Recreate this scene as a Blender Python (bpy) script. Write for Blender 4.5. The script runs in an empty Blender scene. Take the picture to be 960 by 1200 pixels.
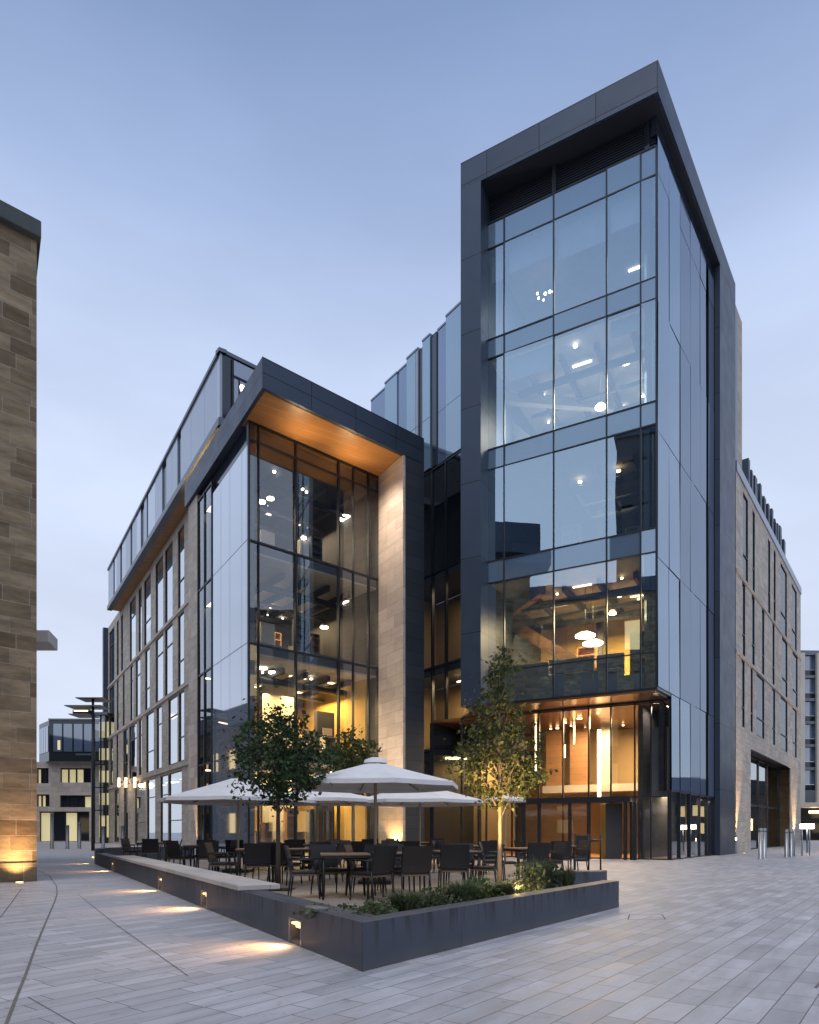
import bpy, bmesh, math, random
from mathutils import Vector, Matrix
R = math.radians
random.seed(7)
sc = bpy.context.scene
COL = sc.collection

# ------------------------------------------------------------------ camera
F, CX, HZ, EYE = 800.0, 480.0, 975.0, 1.1          # focal (px at 960 wide), centre, horizon row, eye height
cam = bpy.data.cameras.new('camera')
cam_o = bpy.data.objects.new('camera', cam); COL.objects.link(cam_o)
cam.sensor_fit = 'HORIZONTAL'; cam.sensor_width = 36.0; cam.lens = 36.0 * F / 960.0
cam.shift_y = (HZ - 600.0) / 960.0
cam.clip_start = 0.1; cam.clip_end = 3000
cam_o.location = (0, 0, EYE); cam_o.rotation_euler = (R(90), 0, 0)
sc.camera = cam_o

# ------------------------------------------------------------------ world, sun, exposure
SUN_EL, SUN_AZ = 66.0, 196.0                        # overcast: a very soft sun from behind the camera on the left
w = bpy.data.worlds.new('World'); sc.world = w; w.use_nodes = True
nt = w.node_tree; nt.nodes.clear()
out = nt.nodes.new('ShaderNodeOutputWorld')
sky = nt.nodes.new('ShaderNodeTexSky'); sky.sky_type = 'NISHITA'; sky.sun_disc = False
sky.sun_elevation = R(SUN_EL); sky.sun_rotation = R(SUN_AZ)
bg1 = nt.nodes.new('ShaderNodeBackground'); bg1.inputs['Strength'].default_value = 0.012
nt.links.new(sky.outputs[0], bg1.inputs['Color'])
tc = nt.nodes.new('ShaderNodeTexCoord')
sep = nt.nodes.new('ShaderNodeSeparateXYZ'); nt.links.new(tc.outputs['Generated'], sep.inputs[0])
ramp = nt.nodes.new('ShaderNodeValToRGB'); nt.links.new(sep.outputs['Z'], ramp.inputs[0])
el = ramp.color_ramp.elements
el[0].position = 0.0; el[0].color = (0.52, 0.555, 0.64, 1)
el[1].position = 1.0; el[1].color = (0.065, 0.115, 0.23, 1)
for p, c in ((0.16, (0.53, 0.575, 0.69, 1)), (0.42, (0.505, 0.57, 0.72, 1)), (0.56, (0.42, 0.495, 0.665, 1)), (0.66, (0.275, 0.35, 0.525, 1)), (0.78, (0.155, 0.225, 0.385, 1))):
    e = el.new(p); e.color = c
mp = nt.nodes.new('ShaderNodeMapping'); mp.inputs['Scale'].default_value = (1.3, 1.3, 4.0)
nt.links.new(tc.outputs['Generated'], mp.inputs[0])
nz = nt.nodes.new('ShaderNodeTexNoise'); nz.inputs['Scale'].default_value = 1.6; nz.inputs['Detail'].default_value = 5; nz.inputs['Roughness'].default_value = 0.5
nt.links.new(mp.outputs[0], nz.inputs['Vector'])
r2 = nt.nodes.new('ShaderNodeMapRange'); r2.inputs['From Min'].default_value = 0.35; r2.inputs['From Max'].default_value = 0.75
r2.inputs['To Min'].default_value = 0.91; r2.inputs['To Max'].default_value = 1.12
nt.links.new(nz.outputs[0], r2.inputs[0])
mul = nt.nodes.new('ShaderNodeVectorMath'); mul.operation = 'MULTIPLY'
nt.links.new(ramp.outputs[0], mul.inputs[0]); nt.links.new(r2.outputs[0], mul.inputs[1])
bg2 = nt.nodes.new('ShaderNodeBackground'); bg2.inputs['Strength'].default_value = 1.0
nt.links.new(mul.outputs[0], bg2.inputs['Color'])
add = nt.nodes.new('ShaderNodeAddShader')
nt.links.new(bg1.outputs[0], add.inputs[0]); nt.links.new(bg2.outputs[0], add.inputs[1])
nt.links.new(add.outputs[0], out.inputs['Surface'])
sun = bpy.data.lights.new('sun', 'SUN'); sun.energy = 0.9; sun.angle = R(40); sun.color = (1.0, 0.97, 0.93)
sun_o = bpy.data.objects.new('sun', sun); COL.objects.link(sun_o)
sun_o.rotation_euler = (R(90 - SUN_EL), 0, R(180 - SUN_AZ)); sun_o.location = (0, 0, 60)
# aim the lamp away from the sky's sun direction
_sd = Vector((math.sin(R(SUN_AZ)) * math.cos(R(SUN_EL)), math.cos(R(SUN_AZ)) * math.cos(R(SUN_EL)), math.sin(R(SUN_EL))))
sun_o.rotation_euler = (-_sd).to_track_quat('-Z', 'Y').to_euler()
vs = sc.view_settings; vs.view_transform = 'Standard'; vs.look = 'None'; vs.gamma = 1.0; vs.exposure = 0.40
sc.render.engine = 'CYCLES'
cy = sc.cycles
cy.use_denoising = True
cy.max_bounces = 8; cy.diffuse_bounces = 3; cy.glossy_bounces = 4; cy.transparent_max_bounces = 16; cy.transmission_bounces = 4
cy.sample_clamp_indirect = 4.0; cy.caustics_reflective = False; cy.caustics_refractive = False

# ------------------------------------------------------------------ materials
def new_mat(name):
    m = bpy.data.materials.new(name); m.use_nodes = True
    t = m.node_tree; b = t.nodes['Principled BSDF']
    return m, t, b

def noise_col(t, b, base, amt=0.12, scale=3.0, vec=None, detail=5.0):
    n = t.nodes.new('ShaderNodeTexNoise'); n.inputs['Scale'].default_value = scale; n.inputs['Detail'].default_value = detail
    if vec is None:
        c = t.nodes.new('ShaderNodeTexCoord'); vec = c.outputs['Object']
    t.links.new(vec, n.inputs['Vector'])
    mx = t.nodes.new('ShaderNodeMix'); mx.data_type = 'RGBA'
    mx.inputs['A'].default_value = (*[max(0, c * (1 - amt)) for c in base], 1)
    mx.inputs['B'].default_value = (*[min(1, c * (1 + amt)) for c in base], 1)
    t.links.new(n.outputs[0], mx.inputs['Factor'])
    t.links.new(mx.outputs['Result'], b.inputs['Base Color'])
    return n, mx

def plain(name, col, rough=0.5, metal=0.0, amt=0.12, scale=3.0, bump=0.0, spec=0.5):
    m, t, b = new_mat(name)
    n, mx = noise_col(t, b, col, amt, scale)
    b.inputs['Roughness'].default_value = rough; b.inputs['Metallic'].default_value = metal
    b.inputs['Specular IOR Level'].default_value = spec
    if bump:
        bp = t.nodes.new('ShaderNodeBump'); bp.inputs['Strength'].default_value = bump; bp.inputs['Distance'].default_value = 0.02
        t.links.new(n.outputs[0], bp.inputs['Height']); t.links.new(bp.outputs[0], b.inputs['Normal'])
    return m

def emit(name, col, strength):
    m, t, b = new_mat(name)
    b.inputs['Base Color'].default_value = (*col, 1); b.inputs['Emission Color'].default_value = (*col, 1)
    b.inputs['Emission Strength'].default_value = strength
    return m

def panel(name, col, pw, ph, rough=0.4, metal=0.3, offset=0.0, joint=0.012, amt=0.10, jcol=0.35, var=0.12, spec=0.5):
    """flat cladding with fine joints, laid out in metres on the UVs"""
    m, t, b = new_mat(name)
    uv = t.nodes.new('ShaderNodeUVMap')
    br = t.nodes.new('ShaderNodeTexBrick'); br.offset = offset; br.squash = 1.0
    br.inputs['Scale'].default_value = 1.0; br.inputs['Brick Width'].default_value = pw; br.inputs['Row Height'].default_value = ph
    br.inputs['Mortar Size'].default_value = joint; br.inputs['Mortar Smooth'].default_value = 0.1
    br.inputs['Color1'].default_value = (*[c * (1 - var) for c in col], 1)
    br.inputs['Color2'].default_value = (*[c * (1 + var) for c in col], 1)
    br.inputs['Mortar'].default_value = (*[c * jcol for c in col], 1)
    t.links.new(uv.outputs[0], br.inputs['Vector'])
    n = t.nodes.new('ShaderNodeTexNoise'); n.inputs['Scale'].default_value = 1.2; n.inputs['Detail'].default_value = 6
    t.links.new(uv.outputs[0], n.inputs['Vector'])
    mr = t.nodes.new('ShaderNodeMapRange'); mr.inputs['To Min'].default_value = 1 - amt; mr.inputs['To Max'].default_value = 1 + amt
    t.links.new(n.outputs[0], mr.inputs[0])
    vm = t.nodes.new('ShaderNodeVectorMath'); vm.operation = 'MULTIPLY'
    t.links.new(br.outputs['Color'], vm.inputs[0]); t.links.new(mr.outputs[0], vm.inputs[1])
    t.links.new(vm.outputs[0], b.inputs['Base Color'])
    b.inputs['Roughness'].default_value = rough; b.inputs['Metallic'].default_value = metal
    b.inputs['Specular IOR Level'].default_value = spec
    bp = t.nodes.new('ShaderNodeBump'); bp.inputs['Strength'].default_value = 0.5; bp.inputs['Distance'].default_value = 0.01; bp.invert = True
    t.links.new(br.outputs['Fac'], bp.inputs['Height'])
    nb = t.nodes.new('ShaderNodeTexNoise'); nb.inputs['Scale'].default_value = 0.9; nb.inputs['Detail'].default_value = 1
    t.links.new(uv.outputs[0], nb.inputs['Vector'])
    b2 = t.nodes.new('ShaderNodeBump'); b2.inputs['Strength'].default_value = 0.35; b2.inputs['Distance'].default_value = 0.05
    t.links.new(nb.outputs[0], b2.inputs['Height']); t.links.new(bp.outputs[0], b2.inputs['Normal']); t.links.new(b2.outputs[0], b.inputs['Normal'])
    rm = t.nodes.new('ShaderNodeMapRange'); rm.inputs['To Min'].default_value = max(0.1, rough - .1); rm.inputs['To Max'].default_value = rough + .14
    t.links.new(n.outputs[0], rm.inputs[0]); t.links.new(rm.outputs[0], b.inputs['Roughness'])
    return m

def stone(name, c1, c2, mortar, bw=0.9, rh=0.36, rough=0.85, stain=0.25, bump=0.35, joint=0.008):
    m, t, b = new_mat(name)
    uv = t.nodes.new('ShaderNodeUVMap')
    br = t.nodes.new('ShaderNodeTexBrick'); br.offset = 0.5; br.squash = 0.62; br.squash_frequency = 3; br.offset_frequency = 2
    br.inputs['Scale'].default_value = 1.0; br.inputs['Brick Width'].default_value = bw; br.inputs['Row Height'].default_value = rh
    br.inputs['Mortar Size'].default_value = joint; br.inputs['Mortar Smooth'].default_value = 0.2; br.inputs['Bias'].default_value = 0.0
    br.inputs['Color1'].default_value = (*c1, 1); br.inputs['Color2'].default_value = (*c2, 1); br.inputs['Mortar'].default_value = (*mortar, 1)
    t.links.new(uv.outputs[0], br.inputs['Vector'])
    mpv = t.nodes.new('ShaderNodeMapping'); mpv.inputs['Scale'].default_value = (0.7, 2.6, 1)
    t.links.new(uv.outputs[0], mpv.inputs[0])
    n = t.nodes.new('ShaderNodeTexNoise'); n.inputs['Scale'].default_value = 1.6; n.inputs['Detail'].default_value = 9; n.inputs['Roughness'].default_value = 0.65
    t.links.new(mpv.outputs[0], n.inputs['Vector'])
    mr = t.nodes.new('ShaderNodeMapRange'); mr.inputs['From Min'].default_value = 0.3; mr.inputs['From Max'].default_value = 0.72
    mr.inputs['To Min'].default_value = 1 - stain; mr.inputs['To Max'].default_value = 1 + stain * 0.6
    t.links.new(n.outputs[0], mr.inputs[0])
    vm = t.nodes.new('ShaderNodeVectorMath'); vm.operation = 'MULTIPLY'
    t.links.new(br.outputs['Color'], vm.inputs[0]); t.links.new(mr.outputs[0], vm.inputs[1])
    t.links.new(vm.outputs[0], b.inputs['Base Color'])
    b.inputs['Roughness'].default_value = rough; b.inputs['Specular IOR Level'].default_value = 0.25
    n2 = t.nodes.new('ShaderNodeTexNoise'); n2.inputs['Scale'].default_value = 14; n2.inputs['Detail'].default_value = 6
    t.links.new(uv.outputs[0], n2.inputs['Vector'])
    ma = t.nodes.new('ShaderNodeMath'); ma.operation = 'MULTIPLY_ADD'; ma.inputs[1].default_value = -1.6
    t.links.new(br.outputs['Fac'], ma.inputs[0]); t.links.new(n2.outputs[0], ma.inputs[2])
    bp = t.nodes.new('ShaderNodeBump'); bp.inputs['Strength'].default_value = bump; bp.inputs['Distance'].default_value = 0.015
    t.links.new(ma.outputs[0], bp.inputs['Height']); t.links.new(bp.outputs[0], b.inputs['Normal'])
    return m

def glass(name, tint=(0.85, 0.92, 0.95), base=0.10, top=0.9, power=4.0, rough=0.0, wave=0.0, rcol=(0.93, 0.97, 1.0)):
    """clear coated glazing: transparent body, reflection that grows towards grazing angles"""
    m = bpy.data.materials.new(name); m.use_nodes = True
    t = m.node_tree; t.nodes.clear()
    o = t.nodes.new('ShaderNodeOutputMaterial')
    tr = t.nodes.new('ShaderNodeBsdfTransparent'); tr.inputs['Color'].default_value = (*tint, 1)
    gl = t.nodes.new('ShaderNodeBsdfGlossy'); gl.inputs['Roughness'].default_value = rough; gl.inputs['Color'].default_value = (*rcol, 1)
    lw = t.nodes.new('ShaderNodeLayerWeight'); lw.inputs['Blend'].default_value = 0.5
    pw = t.nodes.new('ShaderNodeMath'); pw.operation = 'POWER'; pw.inputs[1].default_value = power
    t.links.new(lw.outputs['Facing'], pw.inputs[0])
    mr = t.nodes.new('ShaderNodeMapRange'); mr.inputs['To Min'].default_value = base; mr.inputs['To Max'].default_value = top
    t.links.new(pw.outputs[0], mr.inputs[0])
    if wave:
        c = t.nodes.new('ShaderNodeTexCoord'); n = t.nodes.new('ShaderNodeTexNoise'); n.inputs['Scale'].default_value = 0.35; n.inputs['Detail'].default_value = 1
        t.links.new(c.outputs['Object'], n.inputs['Vector'])
        bp = t.nodes.new('ShaderNodeBump'); bp.inputs['Strength'].default_value = wave; bp.inputs['Distance'].default_value = 0.06
        t.links.new(n.outputs[0], bp.inputs['Height']); t.links.new(bp.outputs[0], gl.inputs['Normal'])
    mx = t.nodes.new('ShaderNodeMixShader')
    t.links.new(mr.outputs[0], mx.inputs['Fac']); t.links.new(tr.outputs[0], mx.inputs[1]); t.links.new(gl.outputs[0], mx.inputs[2])
    t.links.new(mx.outputs[0], o.inputs['Surface'])
    return m

def spandrel(name, col, base=0.25, top=0.95, rough=0.03, power=2.5, amt=0.06, rcol=(0.92, 0.96, 1.0)):
    """opaque back-painted glass panel: diffuse colour under a strong clear reflection"""
    m = bpy.data.materials.new(name); m.use_nodes = True
    t = m.node_tree; t.nodes.clear()
    o = t.nodes.new('ShaderNodeOutputMaterial')
    df = t.nodes.new('ShaderNodeBsdfDiffuse')
    c = t.nodes.new('ShaderNodeTexCoord'); n = t.nodes.new('ShaderNodeTexNoise'); n.inputs['Scale'].default_value = 0.5
    t.links.new(c.outputs['Object'], n.inputs['Vector'])
    mc = t.nodes.new('ShaderNodeMix'); mc.data_type = 'RGBA'
    mc.inputs['A'].default_value = (*[x * (1 - amt) for x in col], 1); mc.inputs['B'].default_value = (*[x * (1 + amt) for x in col], 1)
    t.links.new(n.outputs[0], mc.inputs['Factor']); t.links.new(mc.outputs['Result'], df.inputs['Color'])
    gl = t.nodes.new('ShaderNodeBsdfGlossy'); gl.inputs['Roughness'].default_value = rough; gl.inputs['Color'].default_value = (*rcol, 1)
    lw = t.nodes.new('ShaderNodeLayerWeight'); lw.inputs['Blend'].default_value = 0.5
    pw = t.nodes.new('ShaderNodeMath'); pw.operation = 'POWER'; pw.inputs[1].default_value = power
    t.links.new(lw.outputs['Facing'], pw.inputs[0])
    mr = t.nodes.new('ShaderNodeMapRange'); mr.inputs['To Min'].default_value = base; mr.inputs['To Max'].default_value = top
    t.links.new(pw.outputs[0], mr.inputs[0])
    mx = t.nodes.new('ShaderNodeMixShader')
    t.links.new(mr.outputs[0], mx.inputs['Fac']); t.links.new(df.outputs[0], mx.inputs[1]); t.links.new(gl.outputs[0], mx.inputs[2])
    t.links.new(mx.outputs[0], o.inputs['Surface'])
    return m

def wood(name, c1, c2, board=0.15, rough=0.5, vec='Object', axis_scale=(1, 1, 1)):
    m, t, b = new_mat(name)
    if vec == 'UV':
        uv = t.nodes.new('ShaderNodeUVMap'); v = uv.outputs[0]
    else:
        c = t.nodes.new('ShaderNodeTexCoord'); v = c.outputs[vec]
    br = t.nodes.new('ShaderNodeTexBrick'); br.offset = 0.37
    br.inputs['Scale'].default_value = 1; br.inputs['Brick Width'].default_value = 2.6; br.inputs['Row Height'].default_value = board
    br.inputs['Mortar Size'].default_value = 0.004
    br.inputs['Color1'].default_value = (*c1, 1); br.inputs['Color2'].default_value = (*c2, 1); br.inputs['Mortar'].default_value = (*[x * 0.3 for x in c1], 1)
    t.links.new(v, br.inputs['Vector'])
    mpn = t.nodes.new('ShaderNodeMapping'); mpn.inputs['Scale'].default_value = (0.6, 14, 6)
    t.links.new(v, mpn.inputs[0])
    n = t.nodes.new('ShaderNodeTexNoise'); n.inputs['Scale'].default_value = 2.0; n.inputs['Detail'].default_value = 6
    t.links.new(mpn.outputs[0], n.inputs['Vector'])
    mr = t.nodes.new('ShaderNodeMapRange'); mr.inputs['To Min'].default_value = 0.7; mr.inputs['To Max'].default_value = 1.3
    t.links.new(n.outputs[0], mr.inputs[0])
    vm = t.nodes.new('ShaderNodeVectorMath'); vm.operation = 'MULTIPLY'
    t.links.new(br.outputs['Color'], vm.inputs[0]); t.links.new(mr.outputs[0], vm.inputs[1])
    t.links.new(vm.outputs[0], b.inputs['Base Color'])
    b.inputs['Roughness'].default_value = rough
    return m

M = {}
M['dark_panel'] = panel('dark grey-blue metal cladding', (0.048, 0.068, 0.104), 2.2, 3.1, rough=0.42, metal=0.35, joint=0.018, jcol=0.22)
M['dark_pier'] = panel('dark pier cladding', (0.045, 0.056, 0.075), 3.0, 0.62, rough=0.5, metal=0.2, joint=0.012)
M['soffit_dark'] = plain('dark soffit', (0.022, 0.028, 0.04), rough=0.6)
M['louvre'] = plain('louvre metal', (0.03, 0.036, 0.046), rough=0.5, metal=0.4)
M['mullion'] = plain('mullion metal', (0.02, 0.025, 0.034), rough=0.4, metal=0.3)
M['grey_metal'] = plain('grey metal', (0.16, 0.18, 0.21), rough=0.4, metal=0.5)
M['steel'] = plain('brushed steel', (0.35, 0.36, 0.38), rough=0.35, metal=0.8)
M['tan_stone'] = stone('buff ashlar', (0.47, 0.415, 0.35), (0.59, 0.53, 0.455), (0.30, 0.265, 0.225), bw=1.1, rh=0.55)
M['pier_stone'] = stone('pale pier ashlar', (0.50, 0.43, 0.37), (0.66, 0.58, 0.51), (0.33, 0.28, 0.24), bw=1.3, rh=0.55, stain=0.15)
M['old_stone'] = stone('weathered sandstone', (0.155, 0.115, 0.07), (0.34, 0.265, 0.175), (0.32, 0.28, 0.23), bw=0.85, rh=0.34, stain=0.5, bump=0.6, joint=0.010)
M['cap_stone'] = plain('weathered cap stone', (0.06, 0.075, 0.075), rough=0.8, amt=0.4, scale=2.0)
M['planter'] = None
M['timber_soffit'] = wood('timber soffit', (0.36, 0.17, 0.055), (0.44, 0.22, 0.075), board=0.22, rough=0.4, vec='UV')
M['copper'] = plain('bronze soffit', (0.34, 0.17, 0.085), rough=0.3, metal=0.7, amt=0.2, scale=0.6)
M['glass_tower'] = glass('tower glazing', (0.80, 0.90, 0.96), base=0.46, top=0.95, power=2.2, wave=0.09, rcol=(0.72, 0.90, 1.0))
M['glass_clear'] = glass('clear glazing', (0.84, 0.88, 0.90), base=0.15, top=0.95, power=2.6, wave=0.05)
M['glass_lobby'] = glass('lobby glazing', (0.90, 0.92, 0.92), base=0.07, top=0.9, power=3.0, wave=0.03)
M['glass_window'] = glass('window glazing', (0.6, 0.68, 0.75), base=0.35, top=0.97, power=1.3, wave=0.04)
M['glass_link'] = glass('link glazing', (0.75, 0.80, 0.84), base=0.10, top=0.8, power=3.0, wave=0.04)
M['glass_rail'] = glass('screen glass', (0.9, 0.94, 0.95), base=0.06, top=0.6, power=4.0)
M['span_tower'] = spandrel('tower side panel', (0.13, 0.165, 0.24), base=0.12, top=0.44, rough=0.05, rcol=(0.80, 0.90, 1.0))
M['span_light'] = spandrel('pale fritted panel', (0.30, 0.36, 0.46), base=0.35, top=0.92, rough=0.03)
M['span_mid'] = spandrel('mid blue panel', (0.12, 0.16, 0.25), base=0.25, top=0.85, rough=0.06)
M['span_dark'] = spandrel('dark slot panel', (0.02, 0.026, 0.036), base=0.06, top=0.5, rough=0.08)
M['span_grey'] = spandrel('grey panel', (0.20, 0.22, 0.26), base=0.18, top=0.75, rough=0.08)
M['span_roof'] = spandrel('roof storey panel', (0.25, 0.29, 0.37), base=0.15, top=0.55, rough=0.14)
M['coping_metal'] = plain('pale coping metal', (0.30, 0.34, 0.42), rough=0.35, metal=0.5)
M['rw_stone'] = stone('right wing ashlar', (0.54, 0.475, 0.405), (0.68, 0.61, 0.53), (0.34, 0.30, 0.26), bw=1.1, rh=0.55)
M['link_light'] = spandrel('pale blue link glass', (0.17, 0.25, 0.33), base=0.32, top=0.8, rough=0.02, rcol=(0.74, 0.90, 1.0))
M['link_mid'] = spandrel('mid blue link glass', (0.08, 0.11, 0.19), base=0.28, top=0.7, rough=0.04, rcol=(0.72, 0.84, 1.0))
M['curtain'] = plain('grey curtain', (0.26, 0.26, 0.27), rough=0.9)
M['column'] = plain('interior concrete', (0.07, 0.065, 0.06), rough=0.8)
M['span_band'] = spandrel('spandrel band glass', (0.13, 0.19, 0.27), base=0.26, top=0.8, rough=0.02, rcol=(0.72, 0.90, 1.0))
M['white_paint'] = plain('white painted fascia', (0.8, 0.79, 0.77), rough=0.6, amt=0.05)
M['glass_slit'] = glass('dark slit glazing', (0.5, 0.56, 0.62), base=0.10, top=0.42, power=2.0, wave=0.04)
M['span_corner'] = spandrel('corner glazing panel', (0.12, 0.17, 0.25), base=0.2, top=0.62, rough=0.015, rcol=(0.78, 0.90, 1.0))
M['blind'] = plain('pale roller blind', (0.42, 0.46, 0.50), rough=0.9)
M['slab'] = plain('floor slab edge', (0.10, 0.115, 0.14), rough=0.6)
M['ceiling'] = plain('office ceiling', (0.42, 0.38, 0.32), rough=0.8)
M['wall_warm'] = plain('warm interior wall', (0.50, 0.36, 0.19), rough=0.8, amt=0.25, scale=0.5)
M['wall_cream'] = plain('cream interior wall', (0.55, 0.50, 0.42), rough=0.8, amt=0.2, scale=0.4)
M['wall_dark'] = plain('dark interior wall', (0.055, 0.055, 0.06), rough=0.8, amt=0.4, scale=0.4)
M['wall_yellow'] = plain('ochre interior wall', (0.62, 0.40, 0.10), rough=0.8, amt=0.15, scale=0.5)
M['int_timber'] = wood('interior timber', (0.30, 0.16, 0.07), (0.38, 0.20, 0.09), board=0.3, vec='UV')
M['lamp_warm'] = emit('warm lamp', (1.0, 0.72, 0.38), 9.0)
M['lamp_white'] = emit('white lamp', (1.0, 0.88, 0.68), 9.0)
M['lamp_soft'] = emit('soft ceiling lamp', (1.0, 0.74, 0.42), 4.0)
M['lamp_cool'] = emit('cool ceiling lamp', (1.0, 0.90, 0.76), 4.5)
M['lamp_lobby'] = emit('lobby lamp', (1.0, 0.70, 0.34), 5.0)
M['lamp_recess'] = emit('recess lamp', (1.0, 0.58, 0.22), 2.2)
M['lamp_lantern'] = emit('lantern lamp', (1.0, 0.72, 0.42), 1.6)
M['lit_room'] = emit('lit room', (1.0, 0.72, 0.34), 0.75)
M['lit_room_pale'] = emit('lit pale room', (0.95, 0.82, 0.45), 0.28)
M['black_weave'] = None
M['table_wood'] = wood('table timber', (0.22, 0.13, 0.075), (0.30, 0.18, 0.10), board=0.09)
M['seat_wood'] = wood('seat timber', (0.17, 0.105, 0.065), (0.22, 0.135, 0.08), board=0.07)
M['black_metal'] = plain('black powder-coated metal', (0.012, 0.012, 0.014), rough=0.45)
M['canvas'] = plain('off-white canvas', (0.78, 0.78, 0.80), rough=0.9, amt=0.14, scale=2.6, bump=0.35)
M['pole_wood'] = plain('pale parasol pole', (0.40, 0.34, 0.27), rough=0.6)
M['soil'] = plain('planter soil', (0.035, 0.026, 0.018), rough=1.0, amt=0.5, scale=20, bump=0.8)
M['bench_stone'] = None
M['fabric_blue'] = plain('blue-grey upholstery', (0.12, 0.13, 0.15), rough=0.9)

def weave():
    m, t, b = new_mat('black woven resin')
    c = t.nodes.new('ShaderNodeTexCoord')
    ch = t.nodes.new('ShaderNodeTexChecker'); ch.inputs['Scale'].default_value = 70
    ch.inputs['Color1'].default_value = (0.010, 0.010, 0.012, 1); ch.inputs['Color2'].default_value = (0.022, 0.022, 0.025, 1)
    t.links.new(c.outputs['Object'], ch.inputs['Vector']); t.links.new(ch.outputs['Color'], b.inputs['Base Color'])
    bp = t.nodes.new('ShaderNodeBump'); bp.inputs['Strength'].default_value = 0.5; bp.inputs['Distance'].default_value = 0.004
    t.links.new(ch.outputs['Fac'], bp.inputs['Height']); t.links.new(bp.outputs[0], b.inputs['Normal'])
    b.inputs['Roughness'].default_value = 0.55
    return m
M['black_weave'] = weave()

def planter_mat():
    m, t, b = new_mat('dark planter render')
    uv = t.nodes.new('ShaderNodeUVMap')
    mpv = t.nodes.new('ShaderNodeMapping'); mpv.inputs['Scale'].default_value = (9, 0.9, 1)
    t.links.new(uv.outputs[0], mpv.inputs[0])
    n = t.nodes.new('ShaderNodeTexNoise'); n.inputs['Scale'].default_value = 1.0; n.inputs['Detail'].default_value = 6
    t.links.new(mpv.outputs[0], n.inputs['Vector'])
    sx = t.nodes.new('ShaderNodeSeparateXYZ'); t.links.new(uv.outputs[0], sx.inputs[0])
    # run-off streaks that start at the coping and die out half way down
    up = t.nodes.new('ShaderNodeMapRange'); up.inputs['From Min'].default_value = 0.12; up.inputs['From Max'].default_value = 0.40
    t.links.new(sx.outputs['Y'], up.inputs[0])
    st = t.nodes.new('ShaderNodeMapRange'); st.inputs['From Min'].default_value = 0.50; st.inputs['From Max'].default_value = 0.60
    t.links.new(n.outputs[0], st.inputs[0])
    mm = t.nodes.new('ShaderNodeMath'); mm.operation = 'MULTIPLY'; t.links.new(up.outputs[0], mm.inputs[0]); t.links.new(st.outputs[0], mm.inputs[1])
    n2 = t.nodes.new('ShaderNodeTexNoise'); n2.inputs['Scale'].default_value = 2.2; n2.inputs['Detail'].default_value = 8
    t.links.new(uv.outputs[0], n2.inputs['Vector'])
    c1 = t.nodes.new('ShaderNodeMix'); c1.data_type = 'RGBA'
    c1.inputs['A'].default_value = (0.050, 0.060, 0.083, 1); c1.inputs['B'].default_value = (0.086, 0.100, 0.130, 1)
    t.links.new(n2.outputs[0], c1.inputs['Factor'])
    c2 = t.nodes.new('ShaderNodeMix'); c2.data_type = 'RGBA'; c2.inputs['B'].default_value = (0.028, 0.030, 0.036, 1)
    t.links.new(mm.outputs[0], c2.inputs['Factor']); t.links.new(c1.outputs['Result'], c2.inputs['A'])
    lowd = t.nodes.new('ShaderNodeMapRange'); lowd.inputs['From Min'].default_value = 0.0; lowd.inputs['From Max'].default_value = 0.11; lowd.inputs['To Min'].default_value = 0.75; lowd.inputs['To Max'].default_value = 0.0
    t.links.new(sx.outputs['Y'], lowd.inputs[0])
    dm = t.nodes.new('ShaderNodeMath'); dm.operation = 'MULTIPLY'; t.links.new(lowd.outputs[0], dm.inputs[0]); t.links.new(n2.outputs[0], dm.inputs[1])
    c3 = t.nodes.new('ShaderNodeMix'); c3.data_type = 'RGBA'; c3.inputs['B'].default_value = (0.16, 0.145, 0.125, 1)
    t.links.new(dm.outputs[0], c3.inputs['Factor']); t.links.new(c2.outputs['Result'], c3.inputs['A']); c2 = c3
    # sheet joints
    br = t.nodes.new('ShaderNodeTexBrick'); br.offset = 0; br.inputs['Scale'].default_value = 1
    br.inputs['Brick Width'].default_value = 1.45; br.inputs['Row Height'].default_value = 5.0; br.inputs['Mortar Size'].default_value = 0.004
    br.inputs['Color1'].default_value = (1, 1, 1, 1); br.inputs['Color2'].default_value = (0.93, 0.93, 0.93, 1); br.inputs['Mortar'].default_value = (0.45, 0.45, 0.45, 1)
    t.links.new(uv.outputs[0], br.inputs['Vector'])
    vm = t.nodes.new('ShaderNodeVectorMath'); vm.operation = 'MULTIPLY'
    t.links.new(c2.outputs['Result'], vm.inputs[0]); t.links.new(br.outputs['Color'], vm.inputs[1])
    t.links.new(vm.outputs[0], b.inputs['Base Color'])
    b.inputs['Roughness'].default_value = 0.55; b.inputs['Metallic'].default_value = 0.1
    return m
M['planter'] = planter_mat()
M['bench_stone'] = stone('pale bench slab', (0.50, 0.45, 0.41), (0.62, 0.57, 0.53), (0.2, 0.18, 0.17), bw=1.2, rh=1.0, stain=0.12, bump=0.1, rough=0.6, joint=0.004)

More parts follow.
